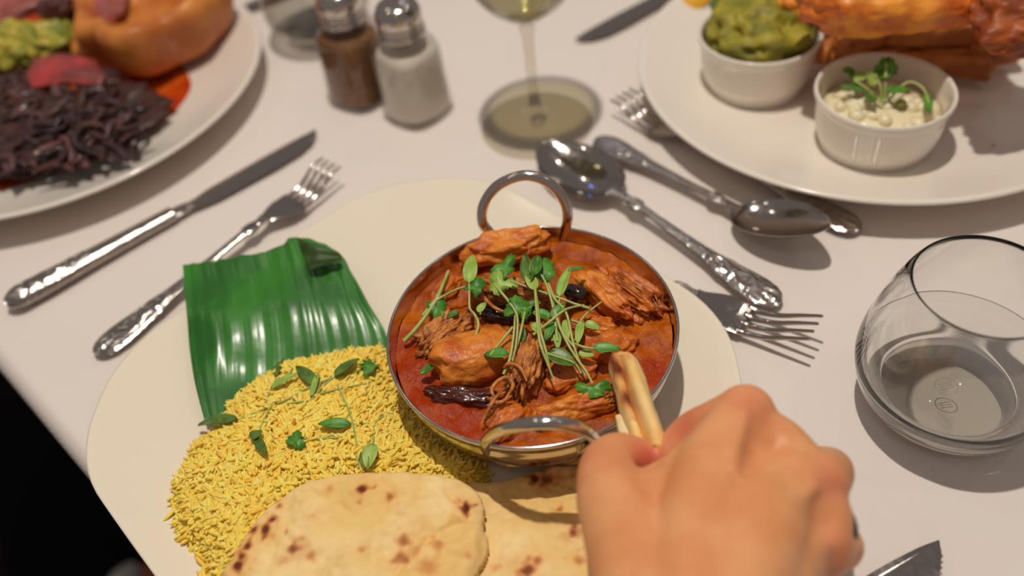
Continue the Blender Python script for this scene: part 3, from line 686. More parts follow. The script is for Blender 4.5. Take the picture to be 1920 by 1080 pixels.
# torn piece between thumb and finger: folded sheet, two cheeks and the open valley
M['crumb'] = mat('bread_crumb', S(240, 216, 168), .8, bump=.5, bscale=220, col2=S(222, 186, 126), cscale=90, bdist=.001)
tp = empty('torn_bread_piece', at(1200, 760, .045), 'torn folded strip of flatbread pinched by the hand and dipped in the curry', 'flatbread')
def sheet(rows, mt, name, th, ns=26, nm=40, browning=None):
    G = [crom([at(*q) for q in r], ns) for r in rows]; V = []
    cs = [crom([g[i] for g in G], nm) for i in range(ns)]
    for i in range(ns):
        for j in range(nm):
            p = cs[i][j]; V.append(p+Vector((noise.noise(p*300)*.0004, noise.noise(p*310+Vector((3, 1, 2)))*.0004, noise.noise(p*290)*.0005)))
    o = mobj(name, V, gridF(ns, nm), mt, tp); s_ = o.modifiers.new('thickness', 'SOLIDIFY'); s_.thickness = th; s_.offset = 0
    if browning: attr(o, 'browning', [browning(k//nm/(ns-1), k % nm/(nm-1)) for k in range(len(V))])
    else: attr(o, 'browning', [0]*len(V))
    return o
# cross-sections left edge -> valley -> right edge, from the tip down to the fingers
sheet([[(1146, 690, .058), (1149, 668, .064), (1163, 661, .067), (1178, 664, .067), (1190, 676, .064)],
       [(1152, 715, .058), (1158, 700, .066), (1172, 706, .057), (1184, 690, .067), (1204, 705, .063)],
       [(1160, 742, .058), (1168, 728, .066), (1180, 752, .056), (1196, 725, .069), (1216, 745, .064)],
       [(1167, 775, .060), (1176, 762, .067), (1192, 792, .058), (1212, 768, .071), (1232, 790, .066)],
       [(1180, 815, .062), (1190, 800, .068), (1206, 826, .062), (1226, 808, .073), (1246, 832, .068)],
       [(1190, 840, .062), (1200, 835, .067), (1216, 850, .064), (1232, 835, .072), (1246, 850, .068)]],
      M['naan'], 'bread_fold', .0028, browning=lambda a, b: .95*math.exp(-((a-.25)/.12)**2)*(b < .75)*(.5+.5*math.sin(b*9)**2)+.6*math.exp(-((a-.5)/.16)**2)*(b > .15)*(b < .9)+.5*math.exp(-((b)/.12)**2)*(a < .8)+.3*math.exp(-((a-.78)/.08)**2)*(.4+.6*math.sin(b*17)**2))  # browner along the fold valley for contrast, also by the left crest and tip
sheet([[(1156, 782, .059), (1172, 780, .061), (1188, 792, .060)], [(1162, 806, .060), (1180, 800, .063), (1200, 815, .061)], [(1168, 832, .061), (1186, 828, .064), (1206, 840, .062)]], M['crumb'], 'torn_edge', .003, 12, 14)
# ------------------------------------------------------------------ herbs
M['stem'] = mat('herb_stem', S(150, 168, 78), .4, col2=S(176, 176, 110), cscale=120)
M['leaf_g'] = mat('herb_leaf_green', S(86, 142, 44), .42, col2=S(60, 112, 34), cscale=160, bump=.3, bscale=500, bdist=.0004)
M['leaf_l'] = mat('herb_leaf_pale', S(156, 180, 84), .42, col2=S(130, 162, 66), cscale=160, bump=.3, bscale=500, bdist=.0004)
M['leaf_d'] = mat('herb_leaf_dark', S(94, 124, 48), .38, col2=S(70, 98, 36), cscale=160, bump=.3, bscale=500, bdist=.0004)
def oval_leaf(b, t, w_, mt, parent, cup=.25, roll=0.0, curl=0.0):
    b, t = Vector(b), Vector(t); d = t-b; L_ = d.length; d.normalize(); side = d.cross(Vector((0, 0, 1))).normalized(); up = side.cross(d).normalized()
    if roll: side, up = side*math.cos(roll)+up*math.sin(roll), up*math.cos(roll)-side*math.sin(roll)
    V = []; nu, nv = 14, 7
    for i in range(nu):
        u = i/(nu-1); hw = w_*(math.sin(math.pi*u**.75)**.7 if 0 < u < 1 else 0)*.5+.0003
        for j in range(nv):
            v = -1+2*j/(nv-1); V.append(b+d*(u*L_)+side*(v*hw)+up*(cup*w_*(v*v*.5)+curl*L_*math.sin(math.pi*u)-(.0003 if j == nv//2 else 0)))
    o = mobj('leaf', V, gridF(nu, nv), mt, parent); s_ = o.modifiers.new('thickness', 'SOLIDIFY'); s_.thickness = .00025; return o
def lobed_leaf(b, t, w_, mt, parent, seed=0, lobes=3):
    "coriander-like leaf: lobes with notched edges, fanning out from its stalk"
    b, t = Vector(b), Vector(t); d = t-b; L_ = d.length; d.normalize(); side = d.cross(Vector((0, 0, 1))).normalized(); up = side.cross(d).normalized(); r_ = random.Random(seed)
    n = 54; c = b+d*(L_*.35); V = [c]; ph = r_.uniform(0, 6); K = 5
    for k in (.5, 1.0):
        for i in range(n):
            a = -math.pi+2*math.pi*i/n
            r = .66+.26*abs(math.cos(a*lobes/2))**.6+.055*math.cos(a*13+ph)+.03*math.cos(a*7+ph*2)
            if abs(a) > 2.5: r *= .55
            x = math.cos(a)*r*L_*.66*k; y = math.sin(a)*r*w_*.60*k
            V.append(c+d*x+side*y+up*(.0012*k*math.sin(a*3+ph)-.0006*k))
    Fc = [(0, 1+i, 1+(i+1) % n) for i in range(n)]+[(1+i, 1+n+i, 1+n+(i+1) % n, 1+(i+1) % n) for i in range(n)]
    o = mobj('leaf', V, Fc, mt, parent); s_ = o.modifiers.new('thickness', 'SOLIDIFY'); s_.thickness = .00025; return o
PXM = .00030  # metres per pixel at the dish
def sprig(label, stem, leaves, r=.0007, zadd=0):
    base = at(*stem[0]); e = empty('herb_sprig', base, label, 'herb')
    if len(stem) > 1:
        V, Fc = tube([at(u, v, z+zadd) for u, v, z in stem], [r*1.1, r, r*.9, r*.7], 7, 8*len(stem)); mobj('stem', V, Fc, M['stem'], e)
    for k, lv in enumerate(leaves):
        kind, b, t, w_, c = lv[:5]; mt = M[{'g': 'leaf_g', 'l': 'leaf_l', 'd': 'leaf_d'}[c]]
        b = at(b[0], b[1], b[2]+zadd); t = at(t[0], t[1], t[2]+zadd)
        if kind == 'o': oval_leaf(b, t, w_*PXM, mt, e, roll=(lv[5] if len(lv) > 5 else 0), curl=(lv[6] if len(lv) > 6 else .06))
        else: lobed_leaf(b, t, w_*PXM, mt, e, seed=int(b.x*1e5) % 97)
    return e
H = .060
sprig('cress sprig with one long pale leaf and a curling root, left in the curry', [(862, 665, .052), (886, 640, .054), (897, 610, .055), (890, 590, .056), (881, 578, .058), (880, 552, .060), (880, 530, .060)],
      [('o', (880, 532, .060), (886, 480, .062), 24, 'l'), ('c', (880, 548, .060), (906, 520, .062), 34, 'g')])
sprig('thick herb stem lying across the far left of the curry, leafless at its wet end', [(757, 640, .047), (775, 622, .049), (795, 597, .051), (818, 562, .053), (832, 530, .053), (841, 508, .052)], [('c', (815, 560, .053), (828, 600, .052), 32, 'g')], .0011)
sprig('thin herb stem branching right from the left-hand leaf cluster', [(792, 592, .051), (812, 568, .053), (832, 555, .054), (855, 543, .056), (874, 537, .057)], [('o', (860, 585, .054), (838, 596, .052), 12, 'd')])
sprig('coriander sprig with leaves at the top left of the tangle, stem crossing right', [(1105, 578, .059), (1078, 570, .061), (1052, 560, .063), (995, 540, .064), (958, 527, .064)],
      [('c', (935, 515, .062), (962, 475, .064), 34, 'g'), ('c', (950, 545, .060), (926, 508, .063), 44, 'l'), ('o', (944, 530, .060), (936, 550, .058), 16, 'g'), ('c', (925, 540, .059), (948, 525, .061), 22, 'd')])
sprig('herb sprig topped by the darkest leaf pair at the top of the tangle', [(1030, 690, .056), (1024, 660, .060), (1013, 620, .063), (1010, 590, .064), (1004, 545, .066), (996, 525, .067)],
      [('o', (996, 530, .067), (985, 478, .070), 24, 'd', .5), ('o', (1004, 545, .066), (988, 510, .067), 18, 'l'), ('o', (1000, 520, .068), (1008, 480, .070), 22, 'd', -.4)])
sprig('sprig with the broad bright green leaf at the top centre of the tangle', [(1045, 640, .058), (1040, 595, .062), (1033, 560, .065), (1022, 528, .067), (1008, 505, .068)],
      [('c', (1008, 495, .068), (1036, 524, .066), 46, 'g'), ('o', (1000, 520, .068), (1012, 482, .070), 26, 'g', .3)])
sprig('cress sprig whose twisted leaf points right above the dark aubergine', [(1035, 640, .057), (1040, 600, .060), (1050, 558, .063)], [('o', (1050, 558, .063), (1070, 502, .066), 20, 'l', .4), ('o', (1064, 508, .066), (1096, 503, .064), 9, 'd')])
sprig('coriander sprig with a three-lobed leaf in the middle of the tangle', [(944, 702, .056), (956, 672, .059), (963, 630, .062), (966, 590, .064)], [('c', (966, 592, .064), (972, 552, .067), 40, 'g'), ('c', (972, 588, .064), (1000, 562, .066), 28, 'g'), ('o', (990, 572, .065), (1015, 568, .064), 12, 'd')])
sprig('slim herb stem arching from the left coriander leaves to the shredded chicken', [(927, 533, .060), (943, 552, .063), (956, 568, .065), (970, 595, .066), (968, 643, .063), (961, 677, .059)], [('o', (975, 612, .060), (982, 642, .058), 13, 'd')])
sprig('pale thin stem right of the three-lobed leaf', [(986, 575, .064), (981, 600, .064), (974, 632, .062), (966, 660, .060)], [('o', (962, 680, .055), (952, 706, .052), 15, 'g')])
sprig('herb stem ending in the dark oval leaf on the smooth chicken piece', [(961, 614, .060), (940, 640, .060), (918, 667, .0585)], [('o', (954, 664, .0595), (908, 666, .0575), 19, 'g')])
sprig('sprig with the largest dark oval leaf below the tangle', [(1010, 640, .058), (1022, 655, .059), (1030, 664, .059), (1075, 680, .056), (1090, 700, .053)], [('o', (1028, 662, .058), (1078, 686, .055), 30, 'd')])
sprig('sprig whose oval green leaf points right towards the torn bread', [(1078, 645, .056), (1095, 651, .057), (1115, 654, .056)], [('o', (1112, 654, .056), (1164, 656, .055), 19, 'g'), ('o', (1084, 662, .054), (1115, 668, .053), 14, 'l')])
sprig('small pale leaf right of the tangle below the aubergine', [(1070, 600, .056), (1085, 605, .056), (1096, 608, .056)], [('o', (1096, 606, .056), (1124, 618, .054), 15, 'l'), ('o', (1090, 604, .056), (1083, 645, .055), 13, 'l')])
sprig('coriander sprig with the lowest bright green leaf, near the near rim', [(1035, 560, .063), (1045, 600, .063), (1062, 640, .060), (1080, 670, .057), (1098, 695, .055), (1111, 719, .053)], [('c', (1112, 716, .053), (1112, 748, .052), 52, 'g')])
sprig('straight pair of herb stems running down the right of the tangle', [(1028, 532, .065), (1040, 560, .065), (1062, 588, .063), (1077, 652, .058), (1098, 705, .053)], [('o', (1040, 600, .060), (1023, 640, .059), 15, 'g')])
sprig('herb stem slanting up to the right through the tangle', [(1000, 628, .060), (1030, 604, .063), (1062, 580, .064), (1095, 572, .060)], [('o', (1035, 598, .062), (1058, 570, .064), 18, 'g'), ('o', (1015, 620, .060), (996, 608, .061), 18, 'l')])
sprig('herb stem with two short leaves in the heart of the tangle', [(1043, 604, .061), (1058, 628, .060), (1077, 652, .058)], [('o', (1032, 596, .060), (994, 584, .062), 18, 'g'), ('o', (1045, 620, .058), (1046, 655, .057), 12, 'l'), ('o', (1060, 600, .060), (1064, 640, .059), 12, 'l')])
sprig('herb stem crossing down to the foot of the upright chicken piece', [(1002, 520, .067), (1006, 580, .066), (1012, 640, .064), (1026, 680, .060), (1038, 712, .055)], [])
sprig('thin brownish stem reaching right over the pulled chicken', [(1078, 640, .055), (1086, 608, .056), (1100, 588, .057), (1128, 566, .058)], [], .0006)
sprig('flat dark leaf lying at the left end of the large smooth chicken piece', [(790, 700, .048), (800, 697, .049)], [('o', (788, 702, .048), (830, 678, .052), 13, 'g')])
sprig('small leaf scrap beside the uppermost shredded piece', [(905, 575, .053), (900, 590, .052)], [('o', (896, 586, .052), (912, 568, .054), 13, 'l')])
def rz(u, v):
    z = .034
    for _ in range(6):
        p = at(u, v, z); z = float(rice_z(p.x, p.y))+.0028
    return z
def rs(label, stem, leaves, r=.0005):
    st = [(u, v, rz(u, v)) for u, v in stem]; lv = []
    for l in leaves: lv.append((l[0], (*l[1], rz(*l[1])+.0015), (*l[2], rz(*l[2])+.003), l[3], l[4])+tuple(l[5:]))
    return sprig(label, st, lv, r)
rs('small coriander leaf at the top edge of the rice, on the banana leaf side', [(536, 715), (548, 690), (558, 668)], [('c', (558, 668), (572, 648), 40, 'g')])
rs('cress sprig with a curled upright leaf at the top left of the rice', [(497, 755), (508, 728), (520, 705)], [('o', (520, 705), (532, 672), 18, 'd', .5), ('o', (508, 728), (560, 700), 12, 'l')])
rs('cress sprig with a bent dark leaf in the upper middle of the rice', [(538, 757), (580, 750), (593, 738), (602, 715)], [('o', (595, 722), (556, 688), 20, 'd'), ('o', (584, 742), (597, 700), 9, 'l')])
rs('cress sprig with the long dark leaf pointing up right on the rice', [(593, 738), (608, 722), (628, 705)], [('o', (628, 706), (674, 674), 22, 'd', .3)])
rs('coriander sprig beside the left wall of the curry dish', [(560, 735), (610, 713), (650, 702), (676, 694)], [('c', (676, 692), (710, 676), 34, 'g')])
rs('cress sprig with a dark leaf pointing to the lower left edge of the rice', [(560, 738), (530, 752), (500, 765), (445, 787)], [('o', (445, 786), (372, 798), 19, 'd')])
rs('cress sprig with a hanging curled leaf on the left of the rice', [(511, 756), (498, 780), (484, 812)], [('o', (484, 808), (476, 826), 20, 'd'), ('o', (480, 822), (500, 852), 14, 'd')])
rs('cress sprig with a flat green leaf in the middle right of the rice', [(738, 768), (715, 782), (700, 792), (655, 796)], [('o', (658, 796), (597, 796), 18, 'g')])
rs('tiny coriander leaf on a thin stalk in the centre of the rice', [(642, 820), (600, 822), (568, 822)], [('c', (570, 822), (534, 826), 32, 'g')])
rs('leafless brown stem running down the rice to the flatbread', [(633, 722), (648, 755), (660, 787), (668, 830), (673, 878)], [])
rs('cress leaf standing at the edge of the oval flatbread', [(702, 800), (700, 820), (698, 835)], [('o', (698, 832), (690, 880), 24, 'l'), ('o', (680, 848), (688, 878), 14, 'd')])
rs('long thin stem lying from the rice towards the curry dish wall', [(600, 738), (640, 728), (690, 718), (737, 706)], [])

# ------------------------------------------------------------------ drinking glasses
def water_glass(c, label, s=1.0, fill=.036, clear=True):
    e = empty('water_glass', (c[0], c[1], 0), label, 'glass')
    outer = [(.0285, .0006), (.0300, .0030), (.0340, .0070), (.0418, .0165), (.0452, .0280), (.0457, .0370), (.0437, .0500), (.0397, .0660), (.0346, .0800), (.0318, .0858), (.0312, .0865)]
    inner = [(.0305, .0858), (.0333, .0790), (.0383, .0655), (.0424, .0500), (.0440, .0370), (.0430, .0290), (.0395, .0215), (.0350, .0170), (.0318, .0152), (.0312, .0120), (.0290, .0050)]
    pts = [(p.x*s, p.y*s) for p in crom([(a, b, 0) for a, b in outer+inner+outer[:1]], 110)]
    V, Fc = lathe(pts, 80, (c[0], c[1], 0)); mobj('glass_wall', V, Fc, M['glass'] if clear else M['thin'], e)
    V, Fc = lathe([(.0005, .0008), (.0268, .0008), (.0282, .0040), (.0308, .0120), (.0308, .0146), (.0005, .0147)], 64, (c[0], c[1], 0)); mobj('glass_base', V, Fc, M['thin'], e)
    mb = MB()   # moulded mark in the base: a ring with short bars
    V, Fc = tube([(c[0]+.0052*math.cos(a), c[1]+.0052*math.sin(a), .0150) for a in np.linspace(0, 6.28, 25)], .00022, 6, 48); mb.add(V, Fc)
    for k in (-1, 0, 1): mb.add(*tube([(c[0]-.0032, c[1]+k*.0016, .0150), (c[0]+.0032, c[1]+k*.0016+.0006, .0150)], .00022, 6, 5))
    mb.obj('moulded_mark', M['glass'], e)
    zs = [z for z in np.linspace(.0156, fill, 14)]
    ir = [(r_, z_) for r_, z_ in reversed(inner[:-2])]
    prof_ = [(float(np.interp(z, [b for a, b in ir], [a for a, b in ir]))+.00015, z) for z in zs]
    prof_[0] = (.001, .0153); prof_.insert(1, (.0295, .0153))
    prof_ += [(prof_[-1][0]-.0012, fill-.0004), (.001, fill-.0004)]
    V, Fc = lathe2([(a*s, b*s) for a, b in prof_], 72, (c[0], c[1], 0)); o = mobj('water', V, Fc, M['waterthin'])
    return e, o
e, o = water_glass((.2045, .2420), 'rounded stemless water glass at the right edge, half full of water'); tag(o, 'clear still water in the rounded glass at the right edge', 'water')
e, o = water_glass((-.128, .705), 'blurred stemless water glass behind the pepper shaker', 1.0, .026, False); tag(o, 'shallow clear water in the blurred glass behind the pepper shaker', 'water')
def wine_glass(c, label):
    e = empty('wine_glass', (c[0], c[1], 0), label, 'glass')
    outer = [(.001, .0004), (.0375, .0004), (.0390, .0012), (.0375, .0022), (.0250, .0042), (.0120, .0080), (.0060, .0140), (.0042, .0220), (.0038, .045), (.0040, .070), (.0055, .080), (.0130, .0880), (.0290, .1020), (.0390, .1220), (.0410, .1400), (.0385, .1650), (.0340, .1850), (.0338, .1856)]
    inner = [(.0328, .1850), (.0373, .1650), (.0398, .1400), (.0378, .1220), (.0280, .1032), (.0125, .0895), (.001, .0860)]
    pts = [(p.x, p.y) for p in crom([(a, b, 0) for a, b in outer[:11]+[(.001, .0805)]], 70)]
    V, Fc = lathe(pts, 64, (c[0], c[1], 0)); mobj('foot_and_stem', V, Fc, M['foot'], e)
    pts = [(p.x, p.y) for p in crom([(a, b, 0) for a, b in [(.001, .0808)]+outer[11:]+inner], 90)]
    V, Fc = lathe(pts, 64, (c[0], c[1], 0)); mobj('glass_bowl', V, Fc, M['thin'], e)
    pr_ = [(.001, .0861), (.0126, .0896), (.0281, .1033), (.0379, .1220), (.0392, .1280), (.0380, .1276), (.001, .1275)]
    V, Fc = lathe2(pr_, 64, (c[0], c[1], 0)); o = mobj('white_wine', V, Fc, M['wine']); tag(o, 'pale white wine in the stemmed glass', 'wine')
wine_glass((.036, .528), 'stemmed wine glass behind the curry dish, only stem and foot in view')

# ------------------------------------------------------------------ shakers
M['salt'] = mat('table_salt', S(228, 216, 204), .9, bump=.5, bscale=900, bdist=.0005)
M['pepper'] = mat('ground_pepper', S(150, 104, 66), .9, bump=.5, bscale=700, col2=S(112, 76, 48), cscale=500)
M['shakerglass'] = thin_glass('shaker_glass', (.95, .95, .935, 1), 1.45)
def sq(h, rot, rc, n=64): return rsq(h, rc, rot, n)
def shaker(c, rot, label, fillmat, fname, flabel, fz):
    e = empty(fname+'_shaker', (c[0], c[1], 0), label, 'shaker')
    rows = [(.3, .0008, .2), (.0185, .0008, .25), (.0200, .0020, .28), (.0202, .0050, .30), (.0192, .030, .30), (.0185, .052, .32), (.0170, .058, .5), (.0145, .0630, .9), (.0142, .0690, 1.0)]
    def ring(h, z, k, off=0):
        h -= off; o_ = sq(h, rot, max(.0005, h*k*.98), 64); return [(c[0]+x, c[1]+y, z) for x, y in o_]
    V = []; R1 = [ring(.001, .0008, .3)]+[ring(*r) for r in rows[1:]]; R2 = [ring(r[0], r[1]+(.003 if i < 2 else 0), r[2], .0013) for i, r in enumerate(rows) if i >= 2][::-1]+[ring(.001, .0045, .3)]
    for r in R1+R2: V += r
    Fc = [tuple(reversed(f)) for f in gridF(len(R1+R2), 64, True)]; mobj('glass_jar', V, Fc, M['shakerglass'], e)
    zz = list(np.linspace(.0058, fz, 10)); V = []
    V += ring(.001, .0056, .3)
    for z in zz: V += ring(float(np.interp(z, [r[1] for r in rows[2:]], [r[0] for r in rows[2:]]))-.00155, z, float(np.interp(z, [r[1] for r in rows[2:]], [r[2] for r in rows[2:]])))
    V += ring(.006, fz+.0012, .5)+ring(.001, fz+.0015, .5)
    Fc = [tuple(reversed(f)) for f in gridF(len(zz)+3, 64, True)]; o = mobj(fname, V, Fc, fillmat); tag(o, flabel, fname)
    cp = [(.001, .0655), (.0150, .0655), (.0164, .0660), (.0166, .0682), (.0158, .0695), (.0166, .0712), (.0158, .0728), (.0166, .0745), (.0160, .0762), (.0168, .0790), (.0164, .0840), (.0135, .0890), (.0075, .0918), (.001, .0925)]
    pts = [(p.x, p.y) for p in crom([(a, b, 0) for a, b in cp], 70)]; V, Fc = lathe2(pts, 48, (c[0], c[1], 0)); cap = mobj('screw_cap', V, Fc, M['steel'], e)
    mb = MB()
    for k in range(7):
        a = k*math.pi*2/6; r = .0 if k == 6 else .0055; V, F2 = ico(1); mb.add([(c[0]+r*math.cos(a)+v.x*.0007, c[1]+r*math.sin(a)+v.y*.0007, (.0924 if k == 6 else .0918)+v.z*.0004) for v in V], F2)
    mb.obj('pour_hole', M['dark'], e)
shaker((-.050, .5690), math.radians(43), 'glass salt shaker with ridged steel cap, beside the wine glass', M['salt'], 'salt', 'white salt filling the shaker beside the wine glass', .054)
shaker((-.0935, .6020), math.radians(50), 'glass pepper shaker with dark brown pepper, left of the salt shaker', M['pepper'], 'pepper', 'brown ground pepper filling the left-hand shaker', .056)

# ------------------------------------------------------------------ dip pots and fish plate
def ramekin(c, z0, label):
    o_ = [(.001, .0), (.0320, .0), (.0335, .0008), (.0345, .004), (.0375, .012), (.0392, .028), (.0398, .0325), (.0408, .0340), (.0418, .0362), (.0420, .0385), (.0412, .0402), (.0400, .0400), (.0388, .0375), (.0375, .028), (.0358, .0120), (.0330, .0058), (.001, .0050)]
    pts = [(p.x, p.y) for p in crom([(a, b, 0) for a, b in o_], 100)]
    def sc(a, i): r, z = pts[i]; return 1+(.0045*math.cos(a*64) if .005 < z < .031 and r > .0345 and i < 50 else 0)
    V, Fc = lathe2(pts, 320, (c[0], c[1], z0), sc); return tag(mobj('ramekin', V, Fc, M['china2']), label, 'ramekin')
r2 = at(1660, 166, .0515); r1 = at(1425, 58, .0515)
ramekin(r2, .0115, 'white fluted ramekin holding the creamy tartare sauce'); ramekin(r1, .0115, 'white fluted ramekin heaped with mushy peas')
M['peas'] = mat('mushy_peas', S(160, 146, 46), .55, bump=.8, bscale=120, col2=S(116, 112, 34), cscale=60, bdist=.002)
V, Fc = blob((r1.x, r1.y, .047), (.0375, .0375, .022), (0, 0, 0), .22, 2.2, 5, 31, fine=.05); 
V = [(x, y, max(z, .030)) if math.hypot(x-r1.x, y-r1.y) < .0365 else (r1.x+(x-r1.x)*.0365/math.hypot(x-r1.x, y-r1.y), r1.y+(y-r1.y)*.0365/math.hypot(x-r1.x, y-r1.y), max(z, .030)) for x, y, z in V]
tag(mobj('mushy_peas', V, Fc, M['peas']), 'olive green mushy peas heaped in the far ramekin', 'peas')
M['tartar'] = mat('tartare_sauce', S(226, 216, 180), .35, bump=.4, bscale=200, coat=.3, bdist=.0008)
mb = MB(); q = random.Random(5)
V, Fc = blob((r2.x, r2.y, .032), (.036, .036, .008), (0, 0, 0), .1, 2, 4, 8); mb.add([(r2.x+(x-r2.x)*min(1, .0360/max(1e-6, math.hypot(x-r2.x, y-r2.y))), r2.y+(y-r2.y)*min(1, .0360/max(1e-6, math.hypot(x-r2.x, y-r2.y))), z) for x, y, z in V], Fc)
for k in range(46):
    a = q.uniform(0, 6.28); r = .029*math.sqrt(q.random()); x, y = r2.x-.003+r*math.cos(a), r2.y-.004+r*math.sin(a)
    mb.add(*blob((x, y, .040-(r/.03)**2*.003), (q.uniform(.003, .006), q.uniform(.003, .005), q.uniform(.003, .0055)), (0, 0, q.uniform(0, 180)), .2, 1.5, 2, k))
tag(mb.obj('tartare_sauce', M['tartar']), 'lumpy cream-coloured tartare sauce in the near ramekin', 'sauce')
e = empty('cress_garnish', (r2.x-.005, r2.y, .044), 'bright green cress tuft on the tartare sauce', 'herb')
for u0, v0, z0, u1, v1, z1, w_, c, kd in ((1612, 148, .050, 1582, 125, .056, 30, 'g', 'c'), (1660, 140, .052, 1665, 106, .062, 42, 'g', 'c'), (1662, 170, .050, 1704, 172, .053, 26, 'g', 'o'), (1640, 160, .052, 1625, 138, .058, 28, 'l', 'o'), (1620, 168, .050, 1576, 162, .050, 16, 'g', 'o'), (1645, 140, .054, 1664, 148, .056, 26, 'g', 'o'),
                                       (1738, 175, .050, 1742, 212, .046, 16, 'g', 'o'), (1625, 172, .049, 1640, 195, .047, 20, 'd', 'o'), (1600, 150, .052, 1630, 140, .055, 28, 'l', 'o')):
    mt = M[{'g': 'leaf_g', 'l': 'leaf_l', 'd': 'leaf_d'}[c]]
    (oval_leaf if kd == 'o' else lobed_leaf)(at(u0, v0, z0), at(u1, v1, z1), w_*.00033, mt, e)
for pts in ([(1655, 190, .044), (1650, 160, .052), (1640, 138, .057)], [(1660, 190, .044), (1660, 150, .054), (1662, 120, .060)], [(1665, 190, .044), (1700, 155, .052), (1730, 165, .051), (1742, 195, .048)], [(1655, 195, .044), (1630, 170, .050), (1600, 150, .054)]):
    V, Fc = tube([at(*p) for p in pts], .0008, 7, 16); mobj('stem', V, Fc, M['stem'], e)
M['caper'] = mat('olive_green_caper', S(120, 112, 60), .4)
tag(mobj('caper', *blob(at(1690, 196, .043), (.0035, .0030, .003), (0, 0, 20), .15, 2, 3, 4), M['caper']), 'small olive-brown caper on the tartare sauce', 'caper')
# battered fish and chips
M['batter'] = mat('golden_batter', S(236, 152, 52), .5, bump=.7, bscale=90, col2=S(196, 96, 28), cscale=40, coat=.15, bdist=.002)
M['batter2'] = mat('dark_batter', S(168, 84, 30), .5, bump=.7, bscale=90, col2=S(120, 52, 18), cscale=40, bdist=.002)
M['chip'] = mat('fried_chip', S(190, 120, 50), .5, bump=.3, bscale=200, col2=S(160, 88, 34), cscale=60)
fc = at(1712, -14, .095)
V, Fc = blob(fc, (.070, .030, .022), (4, -3, -8), .10, 1.2, 6, 12, (2.0, 1, .9), .012)
tag(mobj('battered_fish', V, Fc, M['batter']), 'long golden battered fish fillet above the ramekins', 'fish')
V, Fc = blob(at(1945, 20, .095), (.04, .03, .020), (0, 0, 15), .16, 1.6, 5, 13, fine=.02); tag(mobj('battered_fish', V, Fc, M['batter2']), 'darker brown piece of battered fish at the top right corner', 'fish')
V, Fc = blob(at(1512, 6, .065), (.020, .014, .014), (0, 0, 15), .16, 1.6, 5, 14, fine=.02); tag(mobj('batter_piece', V, Fc, M['batter']), 'small orange batter lump behind the mushy peas', 'fish')
def chip(u, v, z, L_, yaw, pitch, label):
    from mathutils import Euler
    V, Fc = blob(at(u, v, z), (L_/2, .0075, .0075), (0, pitch, yaw), .05, 1.5, 4, int(u), box=.75); tag(mobj('chip', V, Fc, M['chip']), label, 'chip', None)
for u, v, z, L_, yw, pt, lb in ((1570, 105, .026, .075, 80, 0, 'chip nearest the far ramekin, shaded by the fish'), (1625, 92, .026, .07, 68, 0, 'chip behind the tartare ramekin rim, shaded by the fish'), (1700, 90, .026, .075, 12, 0, 'chip lying crosswise under the middle of the fish'),
                           (1760, 115, .024, .07, -30, 0, 'chip poking out right of the tartare ramekin'), (1815, 100, .026, .07, -8, 0, 'chip under the right end of the fish'), (1650, 60, .042, .075, 20, 0, 'upper chip resting under the left half of the fish'), (1750, 60, .042, .08, -15, 0, 'upper chip resting under the right half of the fish'), (1550, 60, .034, .07, 60, 0, 'leftmost chip behind the mushy peas'),
                           (1850, 60, .032, .06, 40, 0, 'chip by the dark fish piece at the top right')): chip(u, v, z, L_, yw, pt, lb)
M['lemon'] = mat('lemon_flesh', S(236, 188, 74), .35, bump=.3, bscale=250, coat=.2)
M['peel'] = mat('lemon_peel', S(226, 170, 48), .4, bump=.3, bscale=500)
lm = empty('lemon_wedge', at(1300, 25, .012), 'yellow lemon wedge left of the mushy peas', 'lemon')
c = at(1310, 8, .012); V = []; n = 13
for i in range(n):
    u = -1+2*i/(n-1); r = .017*math.sqrt(max(.02, 1-u*u))
    for j in range(9):
        a = math.pi*(.1+.8*j/8)-.2; V.append((c.x+u*.028*.6-r*math.cos(a)*.8, c.y+u*.028*.8+r*math.cos(a)*.6, c.z+r*math.sin(a)*1.5))
mobj('peel', V, gridF(n, 9), M['peel'], lm)
V2 = []
for i in range(n):
    u = -1+2*i/(n-1); r = .016*math.sqrt(max(.02, 1-u*u))
    for j, k in enumerate((-.9, 0, .9)): V2.append((c.x+u*.0168-r*k*.8, c.y+u*.0224+r*k*.6, c.z+(.0035 if k == 0 else r*.35)))
mobj('flesh', V2, gridF(n, 3), M['lemon'], lm)
e = empty('herb_leaf', at(1350, 20, .05), 'dark green leaf standing behind the mushy peas', 'herb'); oval_leaf(at(1345, 24, .052), at(1362, -18, .062), .016, M['leaf_d'], e, roll=.5)
tag(mobj('crumb', *blob(at(1862, 272, .0135), (.0012, .0010, .0008), (0, 0, 0), .2, 2, 2, 1), M['batter']), 'tiny orange crumb on the bare right side of the fish plate', 'crumb')

# ------------------------------------------------------------------ roast dinner
M['york'] = mat('roast_pudding', S(206, 130, 60), .5, bump=.5, bscale=60, col2=S(170, 92, 34), cscale=24, coat=.1, bdist=.002)
yc = at(300, 62, .030)
yp = [(.001, .016), (.035, .016), (.047, .020), (.056, .030), (.061, .044), (.063, .058), (.060, .066), (.054, .068), (.047, .062), (.040, .050), (.030, .044), (.001, .042)]
pts = [(p.x, p.y) for p in crom([(a, b, 0) for a, b in yp], 60)]
V, Fc = lathe2(pts, 90, (yc.x, yc.y, 0), lambda a, i: 1+.07*math.sin(a*3+1)+.04*math.sin(a*7)-.16*math.exp(-((a-4.05)/.16)**2))
V = [(x, y, z+.006*noise.noise(Vector((x*30, y*30, z*30)))*(z > .03)) for x, y, z in V]
tag(mobj('yorkshire_pudding', V, Fc, M['york']), 'tall golden-brown pudding on the roast dinner plate', 'pudding')
